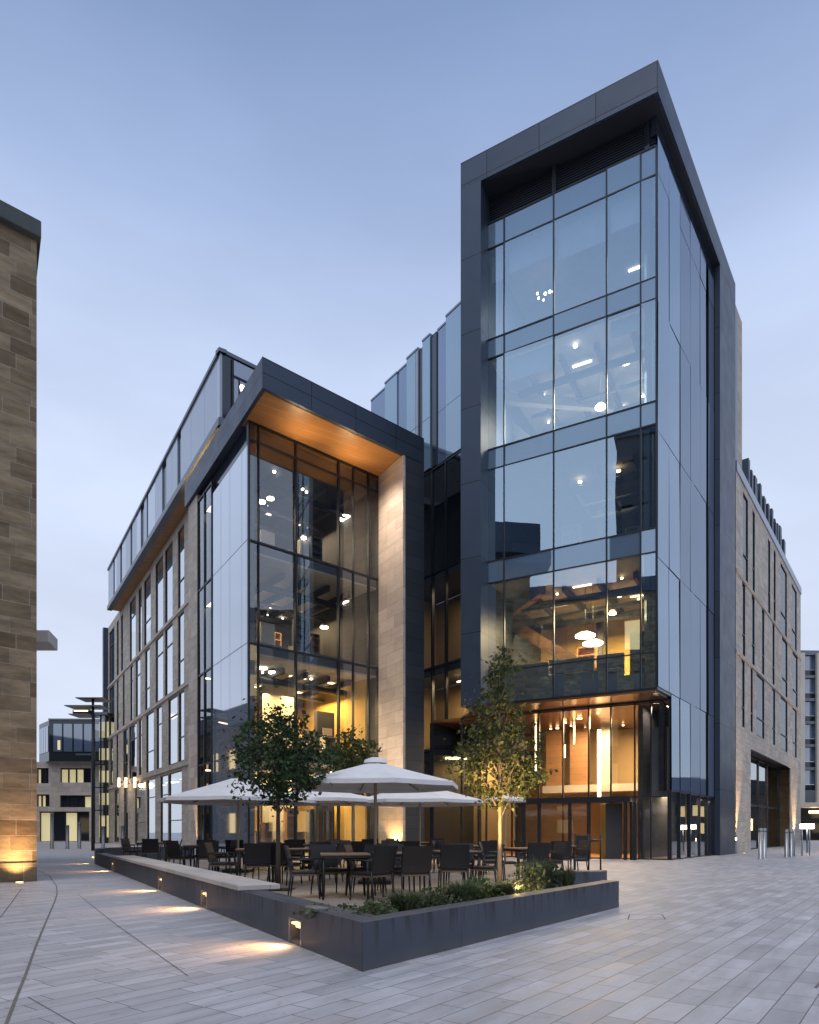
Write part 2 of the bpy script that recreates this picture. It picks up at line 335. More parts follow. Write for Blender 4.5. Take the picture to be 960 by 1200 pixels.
E2A = math.atan2(1.0, 0.754)                         # paving courses run this way
def paving(name, warm=0.0):
    m, t, b = new_mat(name)
    g = t.nodes.new('ShaderNodeNewGeometry')
    mp_ = t.nodes.new('ShaderNodeMapping'); mp_.vector_type = 'POINT'; mp_.inputs['Rotation'].default_value = (0, 0, -E2A)
    t.links.new(g.outputs['Position'], mp_.inputs[0])
    br = t.nodes.new('ShaderNodeTexBrick'); br.offset = 0.43; br.offset_frequency = 2; br.squash = 0.72; br.squash_frequency = 3
    br.inputs['Scale'].default_value = 1; br.inputs['Brick Width'].default_value = 0.66; br.inputs['Row Height'].default_value = 0.19
    br.inputs['Mortar Size'].default_value = 0.004; br.inputs['Mortar Smooth'].default_value = 0.3
    br.inputs['Color1'].default_value = (0.41, 0.40, 0.395, 1); br.inputs['Color2'].default_value = (0.55, 0.535, 0.53, 1)
    br.inputs['Mortar'].default_value = (0.13, 0.12, 0.115, 1)
    t.links.new(mp_.outputs[0], br.inputs['Vector'])
    # wet, worn streaks drawn out along the courses
    m2 = t.nodes.new('ShaderNodeMapping'); m2.inputs['Scale'].default_value = (0.9, 4.2, 1)
    t.links.new(mp_.outputs[0], m2.inputs[0])
    n = t.nodes.new('ShaderNodeTexNoise'); n.inputs['Scale'].default_value = 1.3; n.inputs['Detail'].default_value = 8; n.inputs['Roughness'].default_value = 0.62
    t.links.new(m2.outputs[0], n.inputs['Vector'])
    mr = t.nodes.new('ShaderNodeMapRange'); mr.inputs['From Min'].default_value = 0.3; mr.inputs['From Max'].default_value = 0.7
    mr.inputs['To Min'].default_value = 0.76; mr.inputs['To Max'].default_value = 1.18
    t.links.new(n.outputs[0], mr.inputs[0])
    n3 = t.nodes.new('ShaderNodeTexNoise'); n3.inputs['Scale'].default_value = 0.35; n3.inputs['Detail'].default_value = 4
    t.links.new(g.outputs['Position'], n3.inputs['Vector'])
    tint = t.nodes.new('ShaderNodeMix'); tint.data_type = 'RGBA'
    tint.inputs['A'].default_value = (0.98, 0.95, 0.97, 1); tint.inputs['B'].default_value = (0.92, 0.97, 1.07, 1)
    if warm: tint.inputs['A'].default_value = (0.80, 0.66, 0.55, 1); tint.inputs['B'].default_value = (0.85, 0.75, 0.66, 1)
    t.links.new(n3.outputs[0], tint.inputs['Factor'])
    vm = t.nodes.new('ShaderNodeVectorMath'); vm.operation = 'MULTIPLY'
    t.links.new(br.outputs['Color'], vm.inputs[0]); t.links.new(mr.outputs[0], vm.inputs[1])
    vm2 = t.nodes.new('ShaderNodeVectorMath'); vm2.operation = 'MULTIPLY'
    t.links.new(vm.outputs[0], vm2.inputs[0]); t.links.new(tint.outputs['Result'], vm2.inputs[1])
    t.links.new(vm2.outputs[0], b.inputs['Base Color'])
    vo = t.nodes.new('ShaderNodeTexNoise'); vo.inputs['Scale'].default_value = 5.5; vo.inputs['Detail'].default_value = 3; vo.inputs['Roughness'].default_value = 0.7
    t.links.new(g.outputs['Position'], vo.inputs['Vector'])
    vr = t.nodes.new('ShaderNodeMapRange'); vr.inputs['From Min'].default_value = 0.60; vr.inputs['From Max'].default_value = 0.74; vr.inputs['To Min'].default_value = 1.0; vr.inputs['To Max'].default_value = 0.72
    t.links.new(vo.outputs[0], vr.inputs[0])
    vm3 = t.nodes.new('ShaderNodeVectorMath'); vm3.operation = 'MULTIPLY'
    t.links.new(vm2.outputs[0], vm3.inputs[0]); t.links.new(vr.outputs[0], vm3.inputs[1]); t.links.new(vm3.outputs[0], b.inputs['Base Color'])
    rr = t.nodes.new('ShaderNodeMapRange'); rr.inputs['From Min'].default_value = 0.3; rr.inputs['From Max'].default_value = 0.7
    rr.inputs['To Min'].default_value = 0.42; rr.inputs['To Max'].default_value = 0.7
    t.links.new(n.outputs[0], rr.inputs[0]); t.links.new(rr.outputs[0], b.inputs['Roughness'])
    ma = t.nodes.new('ShaderNodeMath'); ma.operation = 'MULTIPLY_ADD'; ma.inputs[1].default_value = -1.0
    t.links.new(br.outputs['Fac'], ma.inputs[0]); t.links.new(n.outputs[0], ma.inputs[2])
    bp = t.nodes.new('ShaderNodeBump'); bp.inputs['Strength'].default_value = 0.3; bp.inputs['Distance'].default_value = 0.006
    t.links.new(ma.outputs[0], bp.inputs['Height']); t.links.new(bp.outputs[0], b.inputs['Normal'])
    return m
M['paving'] = paving('plaza stone setts')
M['paving_warm'] = paving('terrace stone setts', 1.0)
M['drain'] = plain('drain channel', (0.17, 0.155, 0.14), rough=0.7, amt=0.4, scale=8)
M['joint'] = plain('paving joint', (0.09, 0.085, 0.08), rough=0.9)

def leafmat(name, c1, c2, tr=0.35):
    m = bpy.data.materials.new(name); m.use_nodes = True
    t = m.node_tree; t.nodes.clear(); o = t.nodes.new('ShaderNodeOutputMaterial')
    g = t.nodes.new('ShaderNodeObjectInfo'); geo = t.nodes.new('ShaderNodeNewGeometry')
    mx = t.nodes.new('ShaderNodeMix'); mx.data_type = 'RGBA'; mx.inputs['A'].default_value = (*c1, 1); mx.inputs['B'].default_value = (*c2, 1)
    t.links.new(geo.outputs['Random Per Island'], mx.inputs['Factor'])
    d = t.nodes.new('ShaderNodeBsdfPrincipled'); d.inputs['Roughness'].default_value = 0.5; d.inputs['Specular IOR Level'].default_value = 0.35
    tl = t.nodes.new('ShaderNodeBsdfTranslucent')
    t.links.new(mx.outputs['Result'], d.inputs['Base Color']); t.links.new(mx.outputs['Result'], tl.inputs['Color'])
    ms = t.nodes.new('ShaderNodeMixShader'); ms.inputs['Fac'].default_value = tr
    t.links.new(d.outputs[0], ms.inputs[1]); t.links.new(tl.outputs[0], ms.inputs[2]); t.links.new(ms.outputs[0], o.inputs['Surface'])
    return m
M['leaf_dark'] = leafmat('dark green leaves', (0.018, 0.040, 0.016), (0.060, 0.105, 0.040))
M['leaf_olive'] = leafmat('olive leaves', (0.035, 0.055, 0.018), (0.120, 0.130, 0.040))
M['leaf_fresh'] = leafmat('fresh green leaves', (0.05, 0.10, 0.025), (0.14, 0.21, 0.06))
M['leaf_grass'] = leafmat('sage grass', (0.06, 0.09, 0.04), (0.17, 0.20, 0.11))
M['leaf_sage'] = leafmat('sage green leaves', (0.045, 0.075, 0.028), (0.125, 0.155, 0.065))
M['bark'] = plain('dark bark', (0.07, 0.055, 0.042), rough=0.9, amt=0.4, scale=12, bump=0.6)
M['bark_pale'] = plain('pale bark', (0.28, 0.22, 0.16), rough=0.9, amt=0.35, scale=12, bump=0.6)

# ------------------------------------------------------------------ mesh helpers
class MB:
    def __init__(self): self.v = []; self.f = []; self.uv = []; self.mi = []; self.smooth = []
    def face(self, pts, uvs=None, mi=0, smooth=False):
        n = len(self.v); self.v += [tuple(p) for p in pts]; self.f.append(list(range(n, n + len(pts))))
        if uvs is None:
            a = Vector(pts[0]); e = (Vector(pts[1]) - a)
            if e.length < 1e-9: e = Vector((1, 0, 0))
            e.normalize(); nn = e.cross(Vector(pts[-1]) - a); k = nn.cross(e)
            if k.length < 1e-9: k = Vector((0, 0, 1))
            k.normalize(); uvs = [((Vector(p) - a).dot(e), (Vector(p) - a).dot(k)) for p in pts]
        self.uv.append(uvs); self.mi.append(mi); self.smooth.append(smooth)
    def prism(self, poly, z0, z1, mi=0, base=0.0):
        """poly: 2D points; sides carry UVs in metres (running length, height)"""
        area = sum(poly[i][0] * poly[(i + 1) % len(poly)][1] - poly[(i + 1) % len(poly)][0] * poly[i][1] for i in range(len(poly)))
        if area < 0: poly = poly[::-1]
        s = base
        for i in range(len(poly)):
            a, b = poly[i], poly[(i + 1) % len(poly)]
            L = math.hypot(b[0] - a[0], b[1] - a[1])
            self.face([(a[0], a[1], z0), (b[0], b[1], z0), (b[0], b[1], z1), (a[0], a[1], z1)], [(s, z0), (s + L, z0), (s + L, z1), (s, z1)], mi)
            s += L
        self.face([(p[0], p[1], z1) for p in poly], [(p[0], p[1]) for p in poly], mi)
        self.face([(p[0], p[1], z0) for p in poly[::-1]], [(p[0], p[1]) for p in poly[::-1]], mi)
    def box(self, x0, x1, y0, y1, z0, z1, mi=0):
        self.prism([(x0, y0), (x1, y0), (x1, y1), (x0, y1)], z0, z1, mi)
    def tube(self, p, q, r0, r1=None, n=10, caps=True, mi=0):
        r1 = r0 if r1 is None else r1
        p, q = Vector(p), Vector(q); d = (q - p).normalized()
        a = d.orthogonal().normalized(); b = d.cross(a)
        A = [p + (a * math.cos(6.2832 * i / n) + b * math.sin(6.2832 * i / n)) * r0 for i in range(n)]
        B = [q + (a * math.cos(6.2832 * i / n) + b * math.sin(6.2832 * i / n)) * r1 for i in range(n)]
        for i in range(n):
            j = (i + 1) % n
            self.face([A[i], A[j], B[j], B[i]], mi=mi, smooth=True)
        if caps: self.face(A[::-1], mi=mi); self.face(B, mi=mi)
    def lathe(self, prof, n=20, c=(0, 0, 0), mi=0):
        for k in range(len(prof) - 1):
            (r0, z0), (r1, z1) = prof[k], prof[k + 1]
            for i in range(n):
                a, b = 6.28318531 * i / n, 6.28318531 * (i + 1) / n
                pts = [(c[0] + r0 * math.cos(a), c[1] + r0 * math.sin(a), c[2] + z0), (c[0] + r0 * math.cos(b), c[1] + r0 * math.sin(b), c[2] + z0),
                       (c[0] + r1 * math.cos(b), c[1] + r1 * math.sin(b), c[2] + z1), (c[0] + r1 * math.cos(a), c[1] + r1 * math.sin(a), c[2] + z1)]
                if r0 < 1e-6: pts = [pts[0], pts[2], pts[3]]
                elif r1 < 1e-6: pts = pts[:3]
                self.face(pts, mi=mi, smooth=True)
    def build(self, name, mat, parent=None, bevel=0.0, weld=True, kind=None):
        me = bpy.data.meshes.new(name)
        off = world_loc(parent) if parent else Vector((0, 0, 0))
        me.from_pydata([tuple(Vector(p) - off) for p in self.v], [], self.f)
        ul = me.uv_layers.new(name='UVMap')
        flat = [c for f in self.uv for q in f for c in q]
        ul.data.foreach_set('uv', flat)
        for m_ in (mat if isinstance(mat, (list, tuple)) else [mat]): me.materials.append(m_)
        me.polygons.foreach_set('material_index', self.mi)
        me.polygons.foreach_set('use_smooth', self.smooth)
        if weld:
            bm = bmesh.new(); bm.from_mesh(me); bmesh.ops.remove_doubles(bm, verts=bm.verts, dist=1e-4); bm.to_mesh(me); bm.free()
        me.update()
        o = bpy.data.objects.new(name, me); COL.objects.link(o)
        if parent: o.parent = parent
        if bevel:
            b = o.modifiers.new('bevel', 'BEVEL'); b.width = bevel; b.segments = 2; b.limit_method = 'ANGLE'; b.angle_limit = R(40)
        if kind: o['kind'] = kind
        return o

def world_loc(o):
    v = Vector((0, 0, 0))
    while o: v += o.location; o = o.parent
    return v

def tag(o, label, cat, group=None):
    o['label'] = label; o['category'] = cat
    if group: o['group'] = group
    return o

def thing(name, label, cat, loc=(0, 0, 0), group=None):
    o = bpy.data.objects.new(name, None); COL.objects.link(o); o.location = loc; o.empty_display_size = 0.3
    return tag(o, label, cat, group)

def copy_tree(src, parent=None):
    c = src.copy(); COL.objects.link(c)
    if parent: c.parent = parent
    for ch in src.children: copy_tree(ch, c)
    return c

class Fr:
    """a vertical wall line in plan: s runs along it, d outwards towards the plaza, z up"""
    def __init__(self, O, d, flip=False):
        self.O = Vector((O[0], O[1])); e = Vector((d[0], d[1])); self.e = e.normalized()
        n = Vector((self.e.y, -self.e.x))
        if n.dot(-self.O) < 0: n = -n
        if flip: n = -n
        self.n = n
    def xy(self, s, d=0.0): p = self.O + self.e * s + self.n * d; return (p.x, p.y)
    def P(self, s, z, d=0.0): x, y = self.xy(s, d); return (x, y, z)
    def s(self, u, d=0.0):
        k = (u - CX) / F; p = self.O + self.n * d
        return (k * p.y - p.x) / (self.e.x - k * self.e.y)
    def z(self, v, s, d=0.0): return EYE + (HZ - v) / F * self.xy(s, d)[1]
    def rect(self, mb, s0, s1, z0, z1, d, mi=0):
        q = [self.P(s0, z0, d), self.P(s1, z0, d), self.P(s1, z1, d), self.P(s0, z1, d)]; uv = [(s0, z0), (s1, z0), (s1, z1), (s0, z1)]
        mb.face(q, uv, mi)
    def box(self, mb, s0, s1, z0, z1, d0, d1, mi=0):
        s0, s1 = min(s0, s1), max(s0, s1)
        P = self.P; a, b = (d0, d1) if d0 < d1 else (d1, d0)
        def q(pts, uv): mb.face(pts, uv, mi)
        q([P(s0, z0, b), P(s1, z0, b), P(s1, z1, b), P(s0, z1, b)], [(s0, z0), (s1, z0), (s1, z1), (s0, z1)])
        q([P(s1, z0, a), P(s0, z0, a), P(s0, z1, a), P(s1, z1, a)], [(s1, z0), (s0, z0), (s0, z1), (s1, z1)])
        q([P(s1, z0, b), P(s1, z0, a), P(s1, z1, a), P(s1, z1, b)], [(b, z0), (a, z0), (a, z1), (b, z1)])
        q([P(s0, z0, a), P(s0, z0, b), P(s0, z1, b), P(s0, z1, a)], [(a, z0), (b, z0), (b, z1), (a, z1)])
        q([P(s0, z1, b), P(s1, z1, b), P(s1, z1, a), P(s0, z1, a)], [(s0, b), (s1, b), (s1, a), (s0, a)])
        q([P(s0, z0, a), P(s1, z0, a), P(s1, z0, b), P(s0, z0, b)], [(s0, a), (s1, a), (s1, b), (s0, b)])
    def holed(self, mb, s0, s1, z0, z1, holes, d=0.0, depth=0.35, mi=0):
        """wall sheet with rectangular holes and their reveals"""
        S = sorted({s0, s1, *[x for h in holes for x in h[:2]]}); S = [x for x in S if s0 - 1e-6 <= x <= s1 + 1e-6]
        Z = sorted({z0, z1, *[x for h in holes for x in h[2:4]]}); Z = [x for x in Z if z0 - 1e-6 <= x <= z1 + 1e-6]
        for i in range(len(S) - 1):
            for j in range(len(Z) - 1):
                cs, cz = (S[i] + S[i + 1]) / 2, (Z[j] + Z[j + 1]) / 2
                if any(h[0] < cs < h[1] and h[2] < cz < h[3] for h in holes): continue
                self.rect(mb, S[i], S[i + 1], Z[j], Z[j + 1], d, mi)
        for h in holes:
            a, b, c, e = h[:4]; k = d - depth
            mb.face([self.P(a, c, d), self.P(a, c, k), self.P(a, e, k), self.P(a, e, d)], [(0, c), (depth, c), (depth, e), (0, e)], mi)
            mb.face([self.P(b, c, k), self.P(b, c, d), self.P(b, e, d), self.P(b, e, k)], [(0, c), (depth, c), (depth, e), (0, e)], mi)
            mb.face([self.P(a, e, d), self.P(a, e, k), self.P(b, e, k), self.P(b, e, d)], [(a, 0), (a, depth), (b, depth), (b, 0)], mi)
            mb.face([self.P(a, c, k), self.P(a, c, d), self.P(b, c, d), self.P(b, c, k)], [(a, 0), (a, depth), (b, depth), (b, 0)], mi)

def light(name, kind, loc, energy, col=(1, 0.62, 0.28), aim=None, size=0.1, spot=60, blend=0.6):
    l = bpy.data.lights.new(name, kind); l.energy = energy; l.color = col
    if kind == 'SPOT': l.spot_size = R(spot); l.spot_blend = blend; l.shadow_soft_size = size
    elif kind == 'POINT': l.shadow_soft_size = size
    elif kind == 'AREA': l.size = size
    o = bpy.data.objects.new(name, l); COL.objects.link(o); o.location = loc
    if aim is not None:
        o.rotation_euler = (Vector(aim) - Vector(loc)).to_track_quat('-Z', 'Y').to_euler()
    return o

def px(u, Y, z=0.0): return ((u - CX) / F * Y, Y, z)
def lin(a, b, t): return (a[0] + (b[0] - a[0]) * t, a[1] + (b[1] - a[1]) * t)

# ------------------------------------------------------------------ ground
g = MB(); g.face([(-700, -700, 0), (700, -700, 0), (700, 1400, 0), (-700, 1400, 0)])
g.build('ground', M['paving'], kind='structure')

# the frames of every wall line
T = (9.2, 25.3); E1 = (-1.79, 1.0); E2 = (0.754, 1.0)
TF = Fr(T, E1); RF = Fr(T, E2); LO = (10.2, 26.7); LF = Fr(LO, E1)
G = (-6.65, 28.0); GFD = (1.15, 1.0); GLD = (-0.6375, 1.0)
GF = Fr(G, GFD); GL = Fr(G, GLD)
SL = Fr((-7.8, 32.9), GLD)
RBO = (-9.24, 33.3); RBL = Fr(RBO, GLD); RBF = Fr(RBO, GFD)
LK = Fr((2.475, 33.0), (-0.75, 1.0))

def curtain(fr, mullions, levels, d, gmat, frame_name, parent, mw=0.07, mdep=0.16, skip=(), zmull=None, pane='glass_pane', thin=None):
    """a glazed wall: one frame mesh, one pane mesh for every bay"""
    fm = MB(); z0, z1 = levels[0], levels[-1]
    for k, s_ in enumerate(mullions):
        w_ = mw if not thin or k not in thin else mw * 0.45
        fr.box(fm, s_ - w_ / 2, s_ + w_ / 2, z0, z1, d - mdep * 0.6, d + mdep * 0.4)
    for z in levels:
        for a, b in zip(mullions[:-1], mullions[1:]):
            a, b = min(a, b), max(a, b)
            fr.box(fm, a + mw / 2, b - mw / 2, z - mw / 2, z + mw / 2, d - mdep * 0.6 + 0.01, d + mdep * 0.4 - 0.015)
    frm = fm.build(frame_name, M['mullion'], parent)
    for i in range(len(mullions) - 1):
        for j in range(len(levels) - 1):
            if (i, j) in skip: continue
            a, b = sorted(mullions[i:i + 2]); p = MB()
            A_, B_, Z0_, Z1_ = a + mw / 2 - 0.01, b - mw / 2 + 0.01, levels[j] + mw / 2 - 0.01, levels[j + 1] - mw / 2 + 0.01
            k0, k1, k2 = [random.uniform(-.014, .014) for _ in range(3)]
            p.face([fr.P(A_, Z0_, d + k0), fr.P(B_, Z0_, d + k1), fr.P(B_, Z1_, d + k1 + k2 - k0), fr.P(A_, Z1_, d + k2)], [(A_, Z0_), (B_, Z0_), (B_, Z1_), (A_, Z1_)])
            p.build(pane, gmat(i, j) if callable(gmat) else gmat, parent, weld=False)
    return frm

# ================================================================== GLASS TOWER
tw = thing('office_tower', 'tall glass office tower with dark metal frame over a glowing lobby', 'tower', (6, 29, 0))
NB = -7.0                                            # depth of the rooms behind the glass
s_left = TF.s(566)
tm = [0.05, TF.s(751), TF.s(711), TF.s(649), TF.s(591), s_left - 0.05]
TL = [6.45, 7.78, 11.5, 12.4, 16.25, 17.1, 20.9, 21.7, 25.5, 26.56]
curtain(TF, tm, TL, 0.0, lambda i, j: M['span_band'] if j in (2, 4, 6, 8) else M['glass_tower'], 'curtain_wall_frame', tw, mw=0.052, mdep=0.10)
# floor slabs, ceilings, back walls
def fl_poly(fr, s0, s1, d0, d1): return [fr.xy(s0, d0), fr.xy(s1, d0), fr.xy(s1, d1), fr.xy(s0, d1)]
for za, zb in ((6.45, 7.1), (11.6, 12.3), (16.35, 17.0), (21.0, 21.6), (25.6, 26.4)):
    m_ = MB(); m_.prism(fl_poly(TF, 0.12, s_left, NB, -0.25), za, zb); m_.build('floor_slab', M['slab'], tw)
    if za > 7:
        c_ = MB(); c_.prism(fl_poly(TF, 0.15, s_left - .05, NB, -0.3), za - 0.06, za - 0.004); c_.build('room_ceiling', M['ceiling'], tw)
walls = [(7.1, 11.5, M['wall_yellow']), (12.3, 16.3, M['wall_dark']), (17.0, 20.95, M['wall_cream']), (21.6, 25.55, M['span_mid'])]
for za, zb, mt in walls:
    m_ = MB(); TF.box(m_, 0.12, s_left, za, zb, NB - 0.2, NB); m_.build('room_wall', mt, tw)
    m_ = MB(); TF.box(m_, s_left - .05, s_left + 0.12, za, zb, NB, -0.02); m_.build('room_wall', M['wall_dark'], tw)
# roof plant louvres
lv = MB(); z = 26.62
while z < 27.65:
    TF.box(lv, 0.1, s_left, z, z + 0.045, -0.35, -0.12); z += 0.10
TF.box(lv, 0.1, s_left, 26.58, 27.7, -0.45, -0.40)
for u in (649,):
    TF.box(lv, TF.s(u) - 0.08, TF.s(u) + 0.08, 26.6, 27.7, -0.34, -0.02)
lv.build('louvre_grille', M['louvre'], tw)
# portal frame: left column, roof cornice, right column
fd, rd = 0.80, 0.25
sF0 = TF.s(540, fd); sF1 = TF.s(563.5, fd)
m_ = MB(); TF.box(m_, sF1, sF0, 6.3, 27.72, -6.9, fd); m_.build('frame_column', M['dark_panel'], tw)
cF = Vector(T) + TF.n * fd; # intersection of the two cornice planes
def meet(f1, d1, f2, d2):
    p, q = f1.O + f1.n * d1, f2.O + f2.n * d2
    den = f1.e.x * f2.e.y - f1.e.y * f2.e.x
    t = ((q.x - p.x) * f2.e.y - (q.y - p.y) * f2.e.x) / den
    r_ = p + f1.e * t; return (r_.x, r_.y)
cor = meet(TF, fd, RF, rd)
sR1 = RF.s(862, rd); sR0 = RF.s(844, rd)
pl = TF.xy(sF0 , fd); pr = RF.xy(sR1, rd)
back_l = TF.xy(sF0, -7.0)
bk = (pr[0] - 9.0, pr[1] + 4.0)
m_ = MB(); m_.prism([cor, pr, bk, back_l, pl], 27.72, 28.8); cn = m_.build('cornice', M['dark_panel'], tw)
m_ = MB(); m_.prism([lin(cor, cor, 0)] + [(pr[0] - .0, pr[1]), bk, back_l, pl], 28.80, 28.86); m_.build('roof_edge', M['mullion'], tw)
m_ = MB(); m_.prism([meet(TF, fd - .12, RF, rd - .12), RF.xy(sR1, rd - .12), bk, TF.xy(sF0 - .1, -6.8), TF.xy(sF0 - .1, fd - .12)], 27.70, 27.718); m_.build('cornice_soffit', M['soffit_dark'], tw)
m_ = MB(); RF.box(m_, sR0, sR1, 0, 27.715, -1.2, rd); m_.build('frame_column', M['dark_panel'], tw)
# right-hand face: tall panels with dark slots
cl = MB(); sl = MB(); cg = MB()
def tilted(mb, a, b, za, zb):
    k0, k1, k2 = [random.uniform(-.012, .012) for _ in range(3)]
    mb.face([RF.P(a, za, k0), RF.P(b, za, k1), RF.P(b, zb, k1 + k2 - k0), RF.P(a, zb, k2)])
js = [0.02, 1.42, 2.92, 4.42, 6.0, 7.05, 7.45, 8.5, sR0]
zr = [6.5, 11.3, 16.0, 20.8, 25.6, 27.0]
for i in range(len(js) - 1):
    dark = i in (5, 7)
    for a, b in zip(zr[:-1], zr[1:]):
        if dark: RF.box(sl, js[i], js[i + 1], a, b, -0.3, -0.18)
        else: tilted(cg if i < 2 else cl, js[i] + 0.02, js[i + 1] - 0.02, a + 0.012, b - 0.012)
for i in range(1, len(js) - 1):
    a0 = max(js[i], 1.75)
    if i in (5, 7): RF.box(sl, js[i], js[i + 1], 0, 6.5, -0.3, -0.18)
    else: tilted(cg if i < 3 else cl, a0 + 0.02, js[i + 1] - 0.02, 2.75, 6.488)
RF.box(sl, 0.02, sR0, 6.5, 27.7, -0.5, -0.31)
RF.box(sl, 1.75, sR0, 2.75, 6.5, -0.5, -0.31)
RF.box(sl, 0.0, sR0, 27.0, 27.7, -0.25, -0.05)
cg.build('corner_glazing_cladding', M['span_corner'], tw, weld=False)
cl.build('side_cladding', M['span_tower'], tw, weld=False)
sl.build('slot_cladding', M['span_dark'], tw, weld=False)
# ground floor glazing under the side cladding
curtain(RF, [1.72, 2.92, 4.42, 6.0, 7.25, sR0], [0.02, 2.72], -0.05, M['glass_lobby'], 'curtain_wall_frame', tw, mw=0.05)
# corner return glass where the front box overhangs
m_ = MB(); RF.box(m_, 0.06, 1.7, 6.40, 6.5, -0.6, -0.02); m_.build('overhang_edge', M['grey_metal'], tw)
# the lobby
sm = meet(TF, -0.02, RF, -.02)
m_ = MB(); m_.prism([TF.xy(0.1, -0.05), TF.xy(s_left, -0.05), LF.xy(LF.s(540), 0), LF.xy(0.1, 0), ], 6.32, 6.40); m_.build('bronze_soffit', M['copper'], tw)
lobs = [0.03, LF.s(763), LF.s(744), LF.s(716), LF.s(690), LF.s(660), LF.s(632), LF.s(600), LF.s(570), LF.s(541)]
curtain(LF, lobs, [0.02, 2.5, 6.3], 0.0, M['glass_lobby'], 'lobby_frame', tw, mw=0.05, mdep=0.12, skip={(2, 0), (3, 0), (4, 0), (5, 0)})
LD = -6.5; LS1 = LF.s(541) + 1.5
m_ = MB(); m_.prism(fl_poly(LF, 0.1, LS1, LD, -0.1), 6.2, 6.315); m_.build('lobby_ceiling', M['copper'], tw)
m_ = MB(); m_.prism(fl_poly(LF, 0.1, LS1, LD, -0.1), 0.005, 0.03); m_.build('lobby_floor', M['int_timber'], tw)
m_ = MB(); LF.box(m_, 0.1, LS1, 0.03, 6.2, LD - 0.2, LD); m_.build('lobby_wall', M['wall_warm'], tw)
m_ = MB(); LF.box(m_, LS1, LS1 + 0.2, 0.03, 6.2, LD, -0.15); m_.build('lobby_wall', M['span_dark'], tw)
m_ = MB(); m_.prism([RF.xy(2.0, -1.2), RF.xy(8.6, -1.2), RF.xy(8.6, -1.4), RF.xy(2.0, -1.4)], 0.03, 6.2); m_.build('lobby_wall', M['wall_dark'], tw)
light('passage_light', 'AREA', RF.P(5.0, 2.65, -.8), 50, (1, .74, .45), aim=RF.P(5.0, 0, -.85), size=1.0)
# dark curtain behind the narrow corner bay
cu = MB(); n_ = 34; a0, a1 = LF.s(761) , 0.12
for i in range(n_):
    s0 = a0 + (a1 - a0) * i / n_; s1 = a0 + (a1 - a0) * (i + 1) / n_
    cu.face([LF.P(s0, 2.5, -0.5 - 0.06 * (i % 2)), LF.P(s1, 2.5, -0.5 - 0.06 * ((i + 1) % 2)), LF.P(s1, 5.3, -0.5 - 0.06 * ((i + 1) % 2)), LF.P(s0, 5.3, -0.5 - 0.06 * (i % 2))], smooth=True)
cu.build('lobby_curtain', M['curtain'], tw)
light('curtain_fill', 'AREA', LF.P(LF.s(772), 6.1, -.9), 30, (1, .8, .6), aim=LF.P(LF.s(772), 3, -.4), size=.6)  # area light added to lift the curtain, no fixture here
for u0, u1, v0, v1 in ((640, 657, 876, 914), (669, 690, 878, 914), (612, 626, 880, 916)):
    m_ = MB(); d_ = LD + .02; s0_, s1_ = LF.s(u1, d_), LF.s(u0, d_); LF.box(m_, s0_, s1_, LF.z(v1, s0_, d_), LF.z(v0, s0_, d_), LD + .002, LD + .05); m_.build('opening_dark_sheet', M['wall_dark'], tw)  # flat dark sheets stand for the shade inside openings
# mezzanine gallery, columns and timber leaves inside the lobby
m_ = MB(); LF.box(m_, LF.s(735), LF.s(600), 3.0, 3.35, -4.2, LD + 0.01); m_.build('gallery_slab', M['wall_cream'], tw)
for u0, u1 in ((598, 612), (640, 658), (668, 690), (704, 716)):
    m_ = MB(); LF.box(m_, LF.s(u1, -4.6), LF.s(u0, -4.6), 0.03 if u0 in (598, 704) else 3.36, 6.1, -4.9, -4.6)
    m_.build('lobby_column', M['int_timber'] if u0 in (640, 668) else M['wall_cream'], tw)
# entrance portal
e0, e1 = LF.s(744), LF.s(612)
pt = MB()
LF.box(pt, e0, e1, 2.28, 2.50, -0.25, 0.9)
for u in (744, 733, 690, 668, 632, 614):
    s_ = LF.s(u, 0.8); LF.box(pt, s_ - 0.06, s_ + 0.06, 0.0, 2.28, 0.72, 0.86)
LF.box(pt, e0 - .05, e0 + 0.05, 0, 2.28, -0.2, 0.72)
LF.box(pt, e1 - .05, e1 + 0.05, 0, 2.28, -0.2, 0.72)
ptl = pt.build('entrance_portal', M['mullion'], tw)
for ua, ub, op in ((733, 690, 0), (690, 668, 1), (668, 632, 0), (632, 614, 0)):
    sa, sb = sorted((LF.s(ua, 0.8), LF.s(ub, 0.8)))
    d_ = MB(); LF.rect(d_, sa + .06, sb - .06, 0.02, 2.27, 0.79)
    if ua == 733: continue
    d_.build('entrance_door', M['glass_lobby'], tw)
# open leaf of the door
m_ = MB(); LF.box(m_, LF.s(728, .5), LF.s(709, .5), 0.02, 2.25, 0.30, 0.36); m_.build('entrance_door', M['wall_dark'], tw)
m_ = MB(); LF.box(m_, LF.s(709, .5), LF.s(697, .5), 0.02, 2.25, -0.5, -0.42); m_.build('entrance_screen', M['wall_yellow'], tw)
# ceiling lamps of the tower rooms (each a shallow panel)
def ceil_panel(fr, s, d, z, mat, parent, w=1.2, l=0.09):
    m_ = MB(); fr.box(m_, s - w / 2, s + w / 2, z - 0.05, z, d - l / 2, d + l / 2); return m_.build('ceiling_light', mat, parent)
for z, mt in ((11.53, M['lamp_soft']), (20.93, M['lamp_cool'])):
    for s_, d_ in ((1.5, -4.6), (3.4, -2.2), (5.0, -4.2)): ceil_panel(TF, s_, d_, z, mt, tw, w=0.8)
ceil_panel(TF, 1.6, -4.0, 25.52, M['lamp_cool'], tw, w=0.5)
